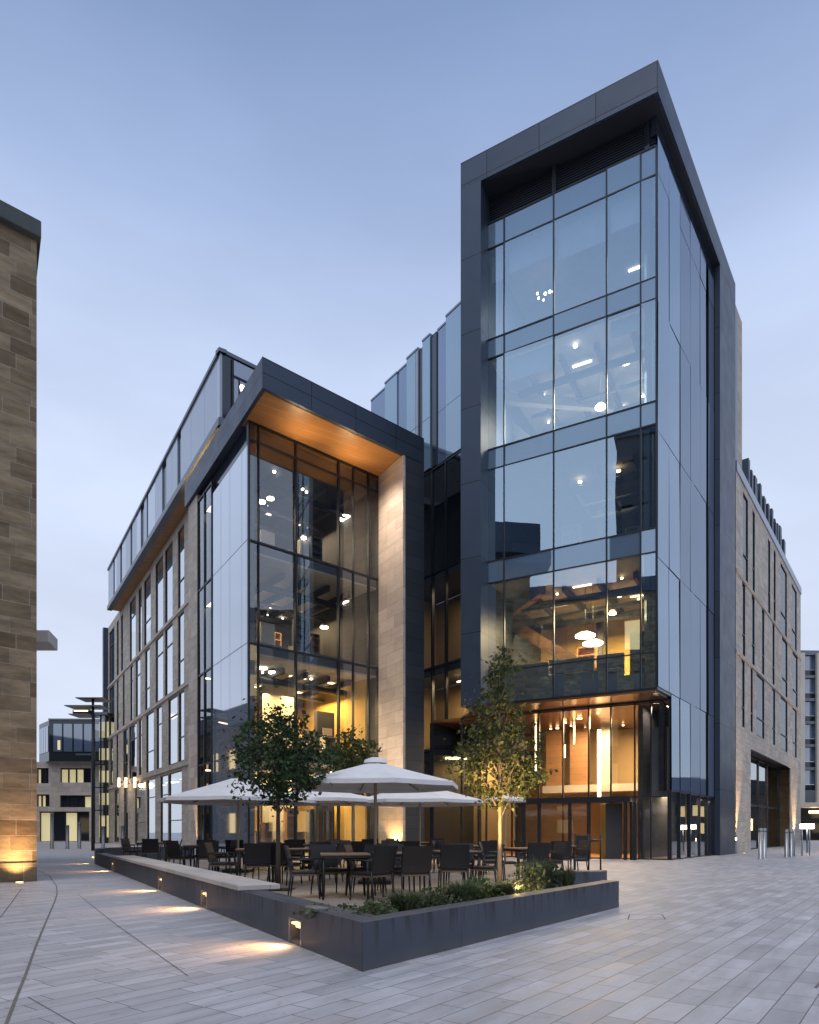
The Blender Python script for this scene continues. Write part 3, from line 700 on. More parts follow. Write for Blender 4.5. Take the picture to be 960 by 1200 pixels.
# interior fittings seen through the glass
def fitout(fr, parent, s0, s1, zf, zc, d0, d1, n, seed, cols=('wall_cream', 'wall_dark', 'int_timber', 'fabric_blue')):
    rr = random.Random(seed)
    m_ = MB()                                            # services under the ceiling
    for k in range(3):
        d_ = d0 + (d1 - d0) * (k + .6) / 3.2; m_ = MB(); m_.tube(fr.P(s0, zc - .42, d_), fr.P(s1, zc - .42 - .1 * (k % 2), d_), .16 if k != 1 else .09, n=10); m_.build('duct', M['grey_metal'] if k else M['louvre'], parent)
    for k in range(4):
        s_ = s0 + (s1 - s0) * (k + .5) / 4; m_ = MB(); fr.box(m_, s_ - .07, s_ + .07, zc - .28, zc - .02, d1, d0); m_.build('ceiling_beam', M['wall_dark'], parent)
    for k in range(2):
        s_ = s0 + (s1 - s0) * (.12 + .42 * k); m_ = MB(); m_.tube(fr.P(s_, zf, d0 + (d1 - d0) * .85), fr.P(s_, zc, d0 + (d1 - d0) * .85), .17, n=12); m_.build('round_column', M['column'], parent)
    for k in range(n):
        s_ = s0 + (s1 - s0) * rr.random(); d_ = d0 + (d1 - d0) * (.15 + .75 * rr.random()); w_ = rr.uniform(.3, 1.1); h_ = rr.choice((.75, 1.1, 1.5, 2.2)); mt = rr.choice(cols)
        m_ = MB(); s_ = min(max(s_, s0 + w_), s1 - w_)
        if h_ > 1.2:
            fr.box(m_, s_ - w_ / 2, s_ - w_ / 2 + .05, zf, zf + h_, d_ - .35, d_); fr.box(m_, s_ + w_ / 2 - .05, s_ + w_ / 2, zf, zf + h_, d_ - .35, d_)
            q = zf + .02
            while q < zf + h_: fr.box(m_, s_ - w_ / 2 + .05, s_ + w_ / 2 - .05, q, q + .04, d_ - .34, d_ - .01); q += .36
            fr.box(m_, s_ - w_ / 2 + .05, s_ + w_ / 2 - .05, zf + .06, zf + h_ - .02, d_ - .36, d_ - .345)
            m_.build('shelving_unit', M[mt], parent, weld=False)
        else:
            fr.box(m_, s_ - w_, s_ + w_, zf + h_ - .05, zf + h_, d_ - .6, d_); fr.box(m_, s_ - w_, s_ - w_ + .05, zf, zf + h_ - .05, d_ - .55, d_ - .05); fr.box(m_, s_ + w_ - .05, s_ + w_, zf, zf + h_ - .05, d_ - .55, d_ - .05)
            fr.box(m_, s_ - .3, s_ + .25, zf + h_ + .1, zf + h_ + .45, d_ - .32, d_ - .28); fr.box(m_, s_ - .05, s_ + .02, zf + h_, zf + h_ + .1, d_ - .31, d_ - .29)
            m_.build('built_in_desk', M[mt], parent, weld=False)
def downlights(fr, parent, s0, s1, z, d0, d1, n, seed, mat='lamp_warm', r_=.07):
    rr = random.Random(seed)
    for _ in range(n):
        s_, d_ = rr.uniform(s0, s1), rr.uniform(d1, d0); m_ = MB(); m_.tube(fr.P(s_, z - .10, d_), fr.P(s_, z - .04, d_), r_ * rr.uniform(.7, 1.3), n=10); m_.build('downlight', M[mat], parent)
downlights(TF, tw, .4, 6, 11.5, -.6, -6, 9, 31); downlights(TF, tw, .4, 6, 20.9, -.6, -6, 9, 32, 'lamp_white'); downlights(TF, tw, .4, 6, 16.2, -.6, -6, 3, 33); downlights(TF, tw, 4.6, 5.4, 24.6, -2, -2.6, 6, 34, 'lamp_white', .05)
downlights(LF, tw, 1.0, 6.5, 6.2, -.6, -5.5, 9, 35, 'lamp_lobby', .06)
fitout(TF, tw, .4, 6.2, 7.1, 11.5, -1.6, -6.6, 9, 1); fitout(TF, tw, .4, 6.2, 17.0, 20.9, -1.2, -6.6, 9, 2, ('wall_cream', 'wall_cream', 'steel')); fitout(TF, tw, .4, 6.2, 12.3, 16.2, -1.6, -6.6, 6, 3)
def room_light(fr, s, d, z, e, col, parent=None, size=2.5): light('room_light', 'AREA', fr.P(s, z, d), e, col, aim=fr.P(s, z - 5, d + 0.01), size=size)
for s_ in (1.6, 3.7):
    room_light(TF, s_, -3.4, 10.6, 950, (1, .66, .30)); room_light(TF, s_, -3.4, 20.0, 420, (1, .86, .68)); room_light(TF, s_, -4.0, 25.4, 70, (.9, .93, 1))
room_light(TF, 3, -4.5, 16.2, 15, (1, .75, .45))
# exposed timber braces on the storeys with visible structure
def bar(name, p, q, w, h, mat, parent):
    p, q = Vector(p), Vector(q); d = (q - p).normalized(); x = d.cross(Vector((0, 0, 1))).normalized() * (w / 2); y = x.cross(d).normalized() * (h / 2)
    m_ = MB(); A = [p + x + y, p - x + y, p - x - y, p + x - y]; B = [v + (q - p) for v in A]
    for i in range(4): m_.face([A[i], A[(i + 1) % 4], B[(i + 1) % 4], B[i]])
    m_.face(A[::-1]); m_.face(B); return m_.build(name, mat, parent)
bar('timber_brace', TF.P(TF.s(600, -3), 10.6, -3), TF.P(TF.s(720, -3), 7.3, -3), 0.35, 0.5, M['int_timber'], tw)
bar('timber_brace', TF.P(TF.s(585, -4), 11.2, -4), TF.P(TF.s(660, -4), 11.2, -1), 0.3, 0.4, M['int_timber'], tw)
bar('timber_brace', TF.P(TF.s(585, -3), 20.3, -3), TF.P(TF.s(655, -3), 17.2, -3), 0.3, 0.4, M['wall_cream'], tw)
bar('timber_brace', TF.P(TF.s(590, -2), 20.4, -2), TF.P(TF.s(700, -2), 20.4, -5), 0.3, 0.4, M['wall_cream'], tw)
for k_, (i_, zb_) in enumerate(((0, 24.3), (1, 24.3), (2, 24.1), (3, 24.4), (4, 24.3), (0, 19.6), (1, 20.2), (3, 19.9))):
    m_ = MB(); TF.box(m_, tm[i_] + .08, tm[i_ + 1] - .08, zb_, 25.45 if zb_ > 23 else 20.85, -0.36, -0.34); m_.build('roller_blind', M['blind'], tw)
# desks and seat backs standing at the glass of the first upper floor
for k, u in enumerate((600, 628, 662, 680, 715)):
    m_ = MB(); s_ = TF.s(u, -1.2); TF.box(m_, s_ - 0.55, s_ + 0.55, 7.1, 8.25, -1.35, -1.2); TF.box(m_, s_ - .55, s_ + .55, 7.1, 7.55, -1.2, -0.75)
    tag(m_.build('sofa', M['fabric_blue'], None, bevel=0.05), ['grey sofa behind the tower glass above the treetop', 'grey sofa behind the tower glass, second from the frame column', 'grey sofa below the two round pendant lamps in the tower', 'grey sofa right of the pendant lamps in the tower', 'grey sofa nearest the corner of the tower glass'][k], 'sofa', 'sofas on the first tower floor')

# ================================================================== LINK BLOCK between tower and left building
lk = thing('link_building', 'set-back glazed link block with stepped blue glass fins', 'building', (1, 36, 0))
up = [(539, 523.4, 26.6, 'link_light', 0.05), (523.4, 512.8, 26.35, 'link_mid', 0.0), (512.8, 506.5, 26.35, 'span_dark', 0.06), (506.5, 497.5, 26.35, 'link_light', 0.14),
      (497.5, 492.6, 26.2, 'span_dark', 0.06), (492.6, 489.5, 26.2, 'span_grey', 0.14), (489.5, 479, 26.2, 'link_light', 0.14), (479, 467, 26.05, 'link_mid', 0.03),
      (467, 452.8, 26.0, 'link_light', 0.10), (452.8, 435.5, 25.8, 'link_mid', 0.04)]
for ua, ub, zt, mt, d_ in up:
    m_ = MB(); a, b = sorted((LK.s(ua), LK.s(ub)))
    if ua == 539: a -= 2.0
    zsplit = [19.6, 22.2, zt] if mt != 'span_dark' else [19.6, zt]
    for z0, z1 in zip(zsplit[:-1], zsplit[1:]):
        LK.box(m_, a + 0.01, b - 0.01, z0 + 0.012, z1 - 0.012, -0.5, d_)
    if mt != 'span_dark':
        k9 = MB(); LK.box(k9, a, b, zt, zt + .1, -0.5, d_ + .03); k9.build('parapet_trim', M['coping_metal'], lk)
    m_.build('facade_panel', M[mt], lk, weld=False)
m_ = MB(); LK.box(m_, LK.s(545) - 1, LK.s(435.5), 19.5, 26.0, -7.0, -0.52); m_.build('upper_storey', M['span_dark'], lk)
lks = [LK.s(545) - 1.0, LK.s(523), LK.s(507), LK.s(492), LK.s(470)]
curtain(LK, lks, [0.02, 2.6, 5.2, 9.4, 14.2, 19.5], 0.0, M['glass_link'], 'curtain_wall_frame', lk, mw=0.09)  # pale panels above, dark glazing below: the split imitates a reflection's edge
for z in (5.2, 9.4, 14.2):
    m_ = MB(); m_.prism(fl_poly(LK, lks[0], lks[-1] + .4, -2.49, -0.2), z - 0.3, z + 0.2); m_.build('floor_slab', M['slab'], lk)
for za, zb, mt in ((0, 4.9, 'wall_warm'), (5.4, 9.1, 'wall_warm'), (9.6, 13.9, 'wall_warm'), (14.4, 19.5, 'wall_dark')):
    m_ = MB(); LK.box(m_, lks[0], lks[-1] + .4, za, zb, -2.7, -2.5); LK.box(m_, lks[-1] + .05, lks[-1] + .4, za, zb, -2.49, 0.0); m_.build('room_wall', M[mt], lk)
room_light(LK, 1.0, -1.2, 13.6, 45, (1, .7, .4), size=1.2)
for z in (8.85, 4.85): room_light(LK, 1.0, -1.2, z, 170, (1, .68, .3), size=1.2); ceil_panel(LK, 1.4, -1.3, z, M['lamp_soft'], lk, w=0.7)

# ================================================================== STONE WING right of the tower
rw = thing('stone_wing', 'buff stone office wing with tall slit windows right of the glass tower', 'building', (16, 40, 0))
q0, q1 = RF.s(862.5), RF.s(938.5)
rows = [(14.95, 19.7, [(871, 877), (882, 885), (900, 903), (907, 909.3), (915, 922.5), (928, 934)]),
        (10.70, 14.75, [(870, 873.7), (881, 884.7), (893, 896), (905.5, 908), (916.7, 923), (929, 935)]),
        (6.8, 10.5, [(869, 873), (880, 882.5), (886.7, 896), (905, 908.7), (915, 923), (929, 934)])]
holes = []
for za, zb, us in rows:
    for a, b in us: holes.append((RF.s(a), RF.s(b), za, zb))
op = (RF.s(880), RF.s(927), 0.0, 5.85)
wl = MB(); RF.holed(wl, q0, q1, 0, 20.45, holes + [op], d=0.0, depth=0.08)
# end return, roof and back
RF.box(wl, q0, q1, 20.1, 20.45, -8, -0.01)
wl.face([RF.P(q1, 0, 0), RF.P(q1, 0, -10), RF.P(q1, 20.45, -10), RF.P(q1, 20.45, 0)], [(0, 0), (10, 0), (10, 20.45), (0, 20.45)])
wl.build('stone_wall', M['rw_stone'], rw, weld=False)
for z in (20.5, 14.85, 10.6):
    m_ = MB(); RF.box(m_, q0, q1, z - (0.42 if z > 20 else 0.09), z + 0.09, -0.3 if z > 20 else 0.002, 0.06)
    m_.build('coping' if z > 20 else 'string_course', M['coping_metal'] if z > 20 else M['pier_stone'], rw)
def window(fr, h, parent, d=-0.3, fw=0.06, split=None, name='window', gm='glass_window'):
    a, b, za, zb = h
    f = MB(); fw = min(fw, (b - a) * 0.16)
    fr.box(f, a, a + fw, za, zb, d - 0.05, d + 0.05); fr.box(f, b - fw, b, za, zb, d - 0.05, d + 0.05)
    fr.box(f, a + fw, b - fw, za, za + fw, d - 0.05, d + 0.05); fr.box(f, a + fw, b - fw, zb - fw, zb, d - 0.05, d + 0.05)
    for z in (split or []): fr.box(f, a + fw, b - fw, z - fw / 2, z + fw / 2, d - 0.045, d + 0.045)
    w_ = f.build(name, M['mullion'], parent)
    p = MB(); fr.rect(p, a + fw * .6, b - fw * .6, za + fw * .6, zb - fw * .6, d)
    p.build('pane', M[gm], w_, weld=False)
    return w_
for h in holes: window(RF, h, rw, d=-0.06, split=[h[2] + (h[3] - h[2]) * 0.3], gm='glass_slit')
m_ = MB(); RF.box(m_, q0, q1, 0, 20.05, -3.2, -3.0); m_.build('room_wall', M['wall_dark'], rw)
for z in (6.3, 10.6, 14.85):
    m_ = MB(); RF.box(m_, q0 + .1, q1 - .1, z - 0.2, z + 0.15, -3.0, -0.5); m_.build('floor_slab', M['slab'], rw)
os_ = [op[0] + 0.03, op[0] + (op[1] - op[0]) * 0.22, op[0] + (op[1] - op[0]) * 0.45, op[0] + (op[1] - op[0]) * 0.66, op[1] - 0.03]
curtain(RF, os_, [0.02, 2.8, 5.83], -0.8, M['glass_clear'], 'shopfront_frame', rw, mw=0.12)
for k in range(4):
    m_ = MB(); s_ = op[0] + 1.0 + k * 2.6; m_.tube(RF.P(s_, 1.2, -1.6), RF.P(s_, 2.0, -1.6), 0.10); m_.build('interior_lamp', M['lamp_lobby'], rw)
for k in range(3): light('shop_light', 'AREA', RF.P(op[0] + 1.6 + 3.2 * k, 5.6, -1.9), 90, (1, .66, .32), aim=RF.P(op[0] + 1.6 + 3.2 * k, 0, -1.95), size=1.2)
# taller slab and the louvred plant storey set back on the roof
m_ = MB(); a, b = RF.s(864.5), RF.s(875.5)
RF.box(m_, a, b, 20.6, 29.6, -2.2, -0.25); m_.build('roof_tower', M['tan_stone'], rw)
m_ = MB(); RF.box(m_, RF.s(866.5), RF.s(869.5), 20.7, 29.3, -0.24, -0.2); m_.build('slot_window', M['span_dark'], rw)
fins = MB(); s_ = RF.s(876.5, -1.0); k = 0; s_end = RF.s(919, -1.0)
while s_ < s_end:
    wd = random.choice((0.45, 0.6, 0.9)); RF.box(fins, s_, s_ + wd * 0.8, 20.5, 24.7 - 0.22 * (k % 3), -1.4, -0.95 - 0.12 * (k % 2)); s_ += wd; k += 1
fins.build('plant_louvre_cladding', M['dark_panel'], rw, weld=False)
m_ = MB(); RF.box(m_, RF.s(876.5, -1), s_end, 20.5, 24.0, -5, -1.42); m_.build('plant_room', M['soffit_dark'], rw)

# ================================================================== LEFT OFFICE BUILDING: glazed bay, stone wing, roof storey
ob = thing('office_building', 'buff stone and glass office block with timber-lined canopy and rooftop storey', 'building', (-8, 34, 0))
sb_end = GF.s(447.5)
gm = [0.05, GF.s(303), GF.s(346.7), GF.s(397), GF.s(414), GF.s(432), sb_end]
gz = [0.02, 4.45, 8.87, 13.1, 17.25, 17.98]
curtain(GF, gm, gz, 0.0, M['glass_clear'], 'curtain_wall_frame', ob, mw=0.075, mdep=0.16, thin={1, 4})
# left glazed flank: pale fritted panels, then a dark strip
fl = MB(); us = [290, 283.5, 269.5, 259, 249]
for ua, ub in zip(us[:-1], us[1:]):
    for za, zb in ((0.1, 4.4), (4.4, 8.87), (8.87, 13.1), (13.1, 17.0)):
        a, b = GL.s(ua), GL.s(ub); GL.box(fl, a + 0.015, b - 0.015, za + 0.015, zb - 0.015, -0.1, 0.0)
fl.build('flank_cladding', M['span_light'], ob, weld=False)
m_ = MB(); GL.box(m_, GL.s(289), GL.s(232.5), 0, 17.99, -0.35, -0.14); m_.build('flank_backing', M['span_dark'], ob)
curtain(GL, [GL.s(248.5), GL.s(240), GL.s(232.5)], [0.02, 4.4, 8.87, 13.1, 17.6], -0.02, M['glass_link'], 'curtain_wall_frame', ob, mw=0.08)
m_ = MB(); GL.box(m_, GL.s(232.4), GL.s(222.3), 0, 17.98, -2.5, 0.06); m_.build('stone_pier', M['pier_stone'], ob)
# canopy
Cc = meet(GF, 2.22, GL, 0.2)
Rr = (0.67, 31.4); gl = Vector(GLD).normalized()
def along(p, L): return (p[0] + gl.x * L, p[1] + gl.y * L)
Lc = 11.4
m_ = MB(); m_.prism([Cc, Rr, along(Rr, Lc), along(Cc, Lc)], 18.02, 19.15); m_.build('canopy', M['dark_panel'], ob)
m_ = MB(); m_.prism([Cc, Rr, along(Rr, Lc), along(Cc, Lc)], 19.15, 19.2); m_.build('canopy_edge', M['mullion'], ob)
so = MB(); gfe = GF.e
def cc(p, a, b): return (p[0] + gfe.x * a + gl.x * b, p[1] + gfe.y * a + gl.y * b)
so_p = [cc(Cc, .15, .15), cc(Rr, -1.15, .15), cc(Rr, -1.15, 2.75), cc(Cc, .15, 2.75)]
so.face([(p[0], p[1], 18.0) for p in so_p[::-1]], [((p[0] - Cc[0]) * gfe.x + (p[1] - Cc[1]) * gfe.y, (p[0] - Cc[0]) * gl.x + (p[1] - Cc[1]) * gl.y) for p in so_p[::-1]])
so.prism(so_p, 18.003, 18.019)
so.build('timber_soffit', M['timber_soffit'], ob, weld=False)
# right-hand pier: dark cladding, pale stone on its inner return
Pp = cc(Rr, -1.27, 0.0)
m_ = MB(); m_.prism([cc(Pp, .14, 0.03), Rr, along(Rr, 11), cc(Pp, .14, 11)], 0, 18.015); m_.build('dark_pier', M['dark_pier'], ob)
m_ = MB(); m_.prism([Pp, cc(Pp, .135, 0), cc(Pp, .135, 2.2), cc(Pp, 0, 2.2)], 0, 17.99, base=0); m_.build('pier_stone_lining', M['pier_stone'], ob)
# bay interior
GD = -8.0
gpoly = [GF.xy(0.45, -0.3), GF.xy(sb_end - .1, -0.3), GF.xy(sb_end - .1, GD), GF.xy(1.7, GD)]
for z in (4.45, 8.87, 13.1):
    m_ = MB(); m_.prism(gpoly, z - 0.28, z + 0.22); m_.build('floor_slab', M['slab'], ob)
    c_ = MB(); c_.prism(gpoly, z - 0.36, z - 0.285); c_.build('room_ceiling', M['ceiling'], ob)
m_ = MB(); m_.prism(gpoly, 17.4, 17.95); m_.build('room_ceiling', M['wall_dark'], ob)
for za, zb, mt in ((0, 4.1, 'wall_yellow'), (4.7, 8.5, 'wall_yellow'), (9.1, 12.7, 'wall_dark'), (13.35, 17.4, 'wall_dark')):
    m_ = MB(); GF.box(m_, 1.75, sb_end, za, zb, GD - 0.2, GD); m_.build('room_wall', M[mt], ob)
    m_ = MB(); GF.box(m_, sb_end - 0.3, sb_end - 0.15, za, zb, GD, -0.9); m_.build('room_wall', M['wall_dark' if za > 9 else mt], ob)
    if za < 9:
        m_ = MB(); GF.box(m_, GF.s(310, -4), GF.s(345, -4), za, zb, -4.2, -4.0); m_.build('partition_screen', M['wall_cream'], ob)
        m_ = MB(); GF.box(m_, GF.s(372, -3), GF.s(392, -3), za, zb - 1.4, -3.3, -3.0); m_.build('partition_screen', M['wall_dark'], ob)
for u0, u1, z0, z1 in ((352, 362, 1.3, 2.4), (378, 388, 1.4, 2.3), (420, 428, 1.2, 2.2)):
    m_ = MB(); GF.box(m_, GF.s(u0, GD), GF.s(u1, GD), z0, z1, GD + .002, GD + .06); m_.build('wall_picture', M['wall_dark'], ob)
for z, ms in ((4.08, 'lamp_soft'), (8.49, 'lamp_soft'), (12.72, 'lamp_soft'), (17.38, 'lamp_soft')):
    for s_ in (1.2, 4.0, 6.2):
        for d_ in (-2.6, -5.6):
            if z > 9 and (s_ < 2 or d_ > -3): continue
            ceil_panel(GF, s_, d_, z, M[ms], ob, w=0.9 if z < 9 else 0.5)
for s_ in (2.0, 5.2):
    room_light(GF, s_, -3.6, 3.95, 300, (1, .68, .26)); room_light(GF, s_, -3.6, 7.8, 330, (1, .66, .27))
    room_light(GF, s_, -4.6, 12.0, 175, (1, .70, .36)); room_light(GF, s_, -4.6, 16.6, 165, (1, .74, .46))
for z_, sd in ((8.45, 41), (12.7, 42), (17.35, 43)): downlights(GF, ob, 1.2, 6.8, z_, -.7, -7, 8, sd, 'lamp_white', .06)
for k_, (zf, zc) in enumerate(((0.03, 4.1), (4.7, 8.45), (9.1, 12.7), (13.35, 17.35))): fitout(GF, ob, 1.8, sb_end - .4, zf, zc, -1.2, -7.6, 13, 10 + k_)
for za in (9.1, 13.35):
    for u0, u1 in ((306, 322), (352, 366), (400, 412)):
        m_ = MB(); GF.box(m_, GF.s(u0, -3), GF.s(u1, -3), za, za + 1.3 + 0.7 * random.random(), -3.4, -3.0); m_.build('storage_unit', M['wall_cream'], ob)
# stone wing with its windows
SR = [(15.45, 20.5, [(209, 215.3), (194, 201.5), (183, 190.5), (169.5, 176), (162.7, 165.8), (152.6, 158.5), (142, 144), (137, 139), (128.5, 133.5)]),
      (10.45, 15.05, [(209, 215), (194, 201.5), (183, 190.5), (170.4, 175), (159.4, 164), (153, 155.7), (144, 145.8), (137, 139.2), (128.5, 133.5)]),
      (5.6, 10.05, [(209.8, 215.3), (198, 207), (184, 189), (172, 179.5), (163, 165.8), (152, 159.4), (144.7, 149.3), (136.5, 138.5), (129.3, 132)]),
      (0.15, 5.05, [(198.8, 211.6), (188.7, 196), (173, 181), (159, 169.5), (145.5, 149.5), (134.5, 139)])]
sh = []
for za, zb, us in SR:
    for a, b in us:
        p0, p1 = sorted((SL.s(a), SL.s(b))); k_ = (p1 - p0) * .10; sh.append((p0 - k_, p1 + k_, za, zb))
s0, s1 = SL.s(240), SL.s(126.5)
wl = MB(); SL.holed(wl, s0, s1, 0, 21.2, sh, d=0, depth=0.14); wl.build('stone_wall', M['tan_stone'], ob, weld=False)
for z in (15.25, 10.25, 5.33):
    m_ = MB(); SL.box(m_, s0, s1, z - 0.10, z + 0.10, 0.002, 0.09); m_.build('string_course', M['pier_stone'], ob)
for i, h in enumerate(sh): window(SL, h, ob, d=-0.09, split=[h[2] + (h[3] - h[2]) * (0.72 if i % 3 else 0.35)])
m_ = MB(); SL.box(m_, s1 - .1, s1 + 0.5, 0, 21.2, -3.5, 0.42); m_.build('end_panel', M['dark_panel'], ob)
m_ = MB(); SL.box(m_, s0, s1, 0, 21, -3.4, -3.2); m_.build('room_wall', M['wall_dark'], ob)
for z in (5.3, 10.25, 15.25):
    m_ = MB(); SL.box(m_, s0, s1, z - 0.2, z + 0.15, -3.2, -0.55); m_.build('floor_slab', M['slab'], ob)
for a, z, mt in ((200, 4.9, 'lamp_soft'), (192, 4.9, 'lamp_soft'), (176, 4.9, 'lamp_cool'), (163, 4.9, 'lamp_soft'), (202, 9.9, 'lamp_cool'), (176, 9.9, 'lamp_soft'), (147, 4.9, 'lamp_soft')):
    ceil_panel(SL, SL.s(a), -1.6, z, M[mt], ob, w=2.0, l=0.6)
# rooftop storey
Lr = RBL.s(127)
m_ = MB(); m_.prism([RBL.xy(0.0, -.12), RBL.xy(Lr, -.12), (RBL.xy(Lr)[0] + 7, RBL.xy(Lr)[1] + 6.0), (RBF.xy(8.0)[0], RBF.xy(8.0)[1] + 0.1)], 21.25, 24.62); m_.build('roof_storey', M['span_dark'], ob)
ps = MB(); pd = MB(); pg = MB(); pv = MB()
slots = [(208, 212), (190, 195), (172, 173.6), (165, 169), (153, 155), (141, 143), (133, 134.5)]
edges = [254, 240, 224, 212, 208, 201.5, 195, 190, 182, 173.6, 172, 169, 165, 160, 155, 153, 148, 143, 141, 137, 134.5, 133, 127]
for ua, ub in zip(edges[:-1], edges[1:]):
    a, b = RBL.s(ua), RBL.s(ub)
    if any(abs(ua - y) < 0.1 and abs(ub - x) < 0.1 for x, y in slots): k9 = MB(); RBL.box(k9, a, b, 21.3, 24.5, -0.11, -0.08); k9.build('slot_panel', M['span_dark'], ob)
    else:
        k9 = MB(); RBL.box(k9, a + 0.012, b - 0.012, 21.3, 24.5, -0.1, 0.0); k9.build('roof_panel', M['span_roof' if random.random() < .55 else 'span_grey' if random.random() < .5 else 'span_mid'], ob)
RBL.box(pg, 0.0, RBL.s(254), 21.3, 24.5, -0.1, 0.0)
RBF.box(pg, 0.0, RBF.s(270), 21.3, 24.5, -0.1, 0.0)
pg.build('corner_cladding', M['span_grey'], ob, weld=False)
h = (RBF.s(271), RBF.s(303), 21.4, 24.4)
m_ = MB(); RBF.rect(m_, h[0], h[1], h[2], h[3], 0.06); wf = m_.build('roof_window', M['span_mid'], ob)
fm = MB(); RBF.box(fm, h[0], h[0] + .1, h[2], h[3], 0.0, 0.1); RBF.box(fm, RBF.s(279), RBF.s(280.5), h[2], 23.6, 0.0, 0.1); RBF.box(fm, h[0], h[1], 23.55, 23.65, 0, 0.1); fm.build('frame', M['mullion'], wf)
c1 = meet(RBF, 0.1, RBL, 0.1)
cap = MB(); RBL.box(cap, -0.1, Lr + .1, 24.5, 24.68, -0.3, 0.08); RBL.box(cap, -0.05, Lr + .1, 20.95, 21.3, -0.3, 0.10)
RBF.box(cap, -0.1, 8, 24.5, 24.68, -0.3, 0.08); RBF.box(cap, -0.05, 8, 20.95, 21.3, -0.3, 0.1)
cap.build('roof_trim', M['grey_metal'], ob, weld=False)
so = MB(); so.prism([RBL.xy(0.05, -.02), RBL.xy(Lr, -.02), RBL.xy(Lr, -2.6), RBL.xy(0.2, -2.6)], 21.0, 21.24); so.build('timber_soffit', M['timber_soffit'], ob)
m_ = MB(); m_.tube(RBF.P(RBF.s(283), 23.2, 0.02), RBF.P(RBF.s(283), 23.2, 0.12), 0.14); tag(m_.build('round_lamp', M['lamp_white'], None), 'small round lamp glowing at the rooftop storey window', 'lamp')

# ================================================================== OLD STONE BUILDING, left edge
sx = thing('stone_building', 'old weathered sandstone building with dark cap stones at the left edge', 'building', (-12, 15, 0))
ed = px(43, 15.2); bd = Vector((1.15, 1.0)).normalized()
OSf = Fr((ed[0], ed[1]), (-1.15, -1.0))
m_ = MB(); a = (ed[0], ed[1]); b = OSf.xy(12); gld = Vector(GLD).normalized()
m_.prism([b, a, (a[0] + gld.x * 14, a[1] + gld.y * 14), (b[0] + gld.x * 14, b[1] + gld.y * 14)], 0, 14.25)
m_.build('stone_wall', M['old_stone'], sx)
m_ = MB(); q = lambda p, k, j: (p[0] + bd.x * k + gld.x * j, p[1] + bd.y * k + gld.y * j)
m_.prism([q(b, -.2, -.18), q(a, .08, -.18), q(a, .08, 14.2), q(b, -.2, 14.2)], 14.25, 14.62); m_.build('cap_course', M['cap_stone'], sx, bevel=0.02)
m_ = MB(); OSf.box(m_, 0.002, 12, 0, 0.42, 0.003, 0.035); m_.build('plinth', M['old_stone'], sx)
cp = MB(); cp.prism([(-14.6, 25.0), (-13.2, 25.0), (-13.5, 26.2), (-15.2, 26.2)], 8.05, 8.5); cp.build('eaves_canopy', M['white_paint'], sx, bevel=0.03)

# ================================================================== CONTEXT across the plaza (out of frame, seen in the glass)
def context(label, O, d, L, D, H, mat, floors, bays):
    fr = Fr(O, d); t = thing('context_building', label, 'building', (O[0], O[1], 0))
    hs = []
    for j in range(floors):
        z0 = 1.0 + j * (H - 2.0) / floors
        for i in range(bays):
            a = L * (i + 0.22) / bays; hs.append((a, a + L * 0.5 / bays, z0, z0 + (H - 2.0) / floors * 0.62))
    wm = MB(); fr.holed(wm, 0, L, 0, H, hs, 0, 0.3)
    fr.box(wm, 0, L, H - 0.5, H, -D, -0.31)
    for s_ in (0, L): wm.face([fr.P(s_, 0, 0), fr.P(s_, 0, -D), fr.P(s_, H, -D), fr.P(s_, H, 0)])
    wm.face([fr.P(0, 0, -D), fr.P(L, 0, -D), fr.P(L, H, -D), fr.P(0, H, -D)])
    wm.build('wall', M[mat], t, weld=False)
    for i, h in enumerate(hs):
        p = MB(); fr.rect(p, *h, -0.28); p.build('window', M['span_dark'] if random.random() > 0.22 or mat == 'dark_pier' and floors > 3 else M['lit_room'], t, weld=False)
    r_ = MB(); fr.box(r_, -0.3, L + 0.3, H, H + 1.6, -D, 0.35); r_.build('roof', M['dark_panel'], t)
    return t
context('long stone block across the plaza, seen only mirrored in the tower glass', (-50, 2), (0.74, -0.68), 46, 12, 29, 'old_stone', 5, 12)
context('slim dark tower across the plaza, seen only mirrored in the tower glass', (-33, -19), (0.8, -0.6), 5.5, 7, 50, 'dark_pier', 9, 2)
context('stone block right of the plaza, seen only mirrored in the canopy bay glass', (44, -6), (0.15, 1.0), 34, 12, 27, 'tan_stone', 6, 9)

context('low lit terrace far right of the plaza, seen only mirrored in the tower side glass', (54, 34), (0.12, 1.0), 60, 10, 6.2, 'dark_pier', 2, 16)
context('dim stone terrace along the lane, seen only mirrored in the pale glazed flank', (-25.5, 33), (-0.5, 1.0), 40, 10, 11, 'old_stone', 3, 10)
rp = [(-12.0, 12.6), (-13.6, 17.2), (-16.6, 22.5), (-24, 19), (-19, 8.5)]
m_ = MB(); m_.prism(rp, 14.4, 21.0); m_.build('mirrored_block', M['old_stone'], sx)  # unseen block added on the roof for its reflection in the tower glass
rc = [(-10.9, 12.4), (-12.9, 17.6), (-16.4, 23.4), (-25, 19), (-19, 7.5)]
m_ = MB(); m_.prism(rc, 21.003, 23.2); m_.build('mirrored_canopy', M['dark_panel'], sx)  # its dark overhang, likewise added only to be mirrored
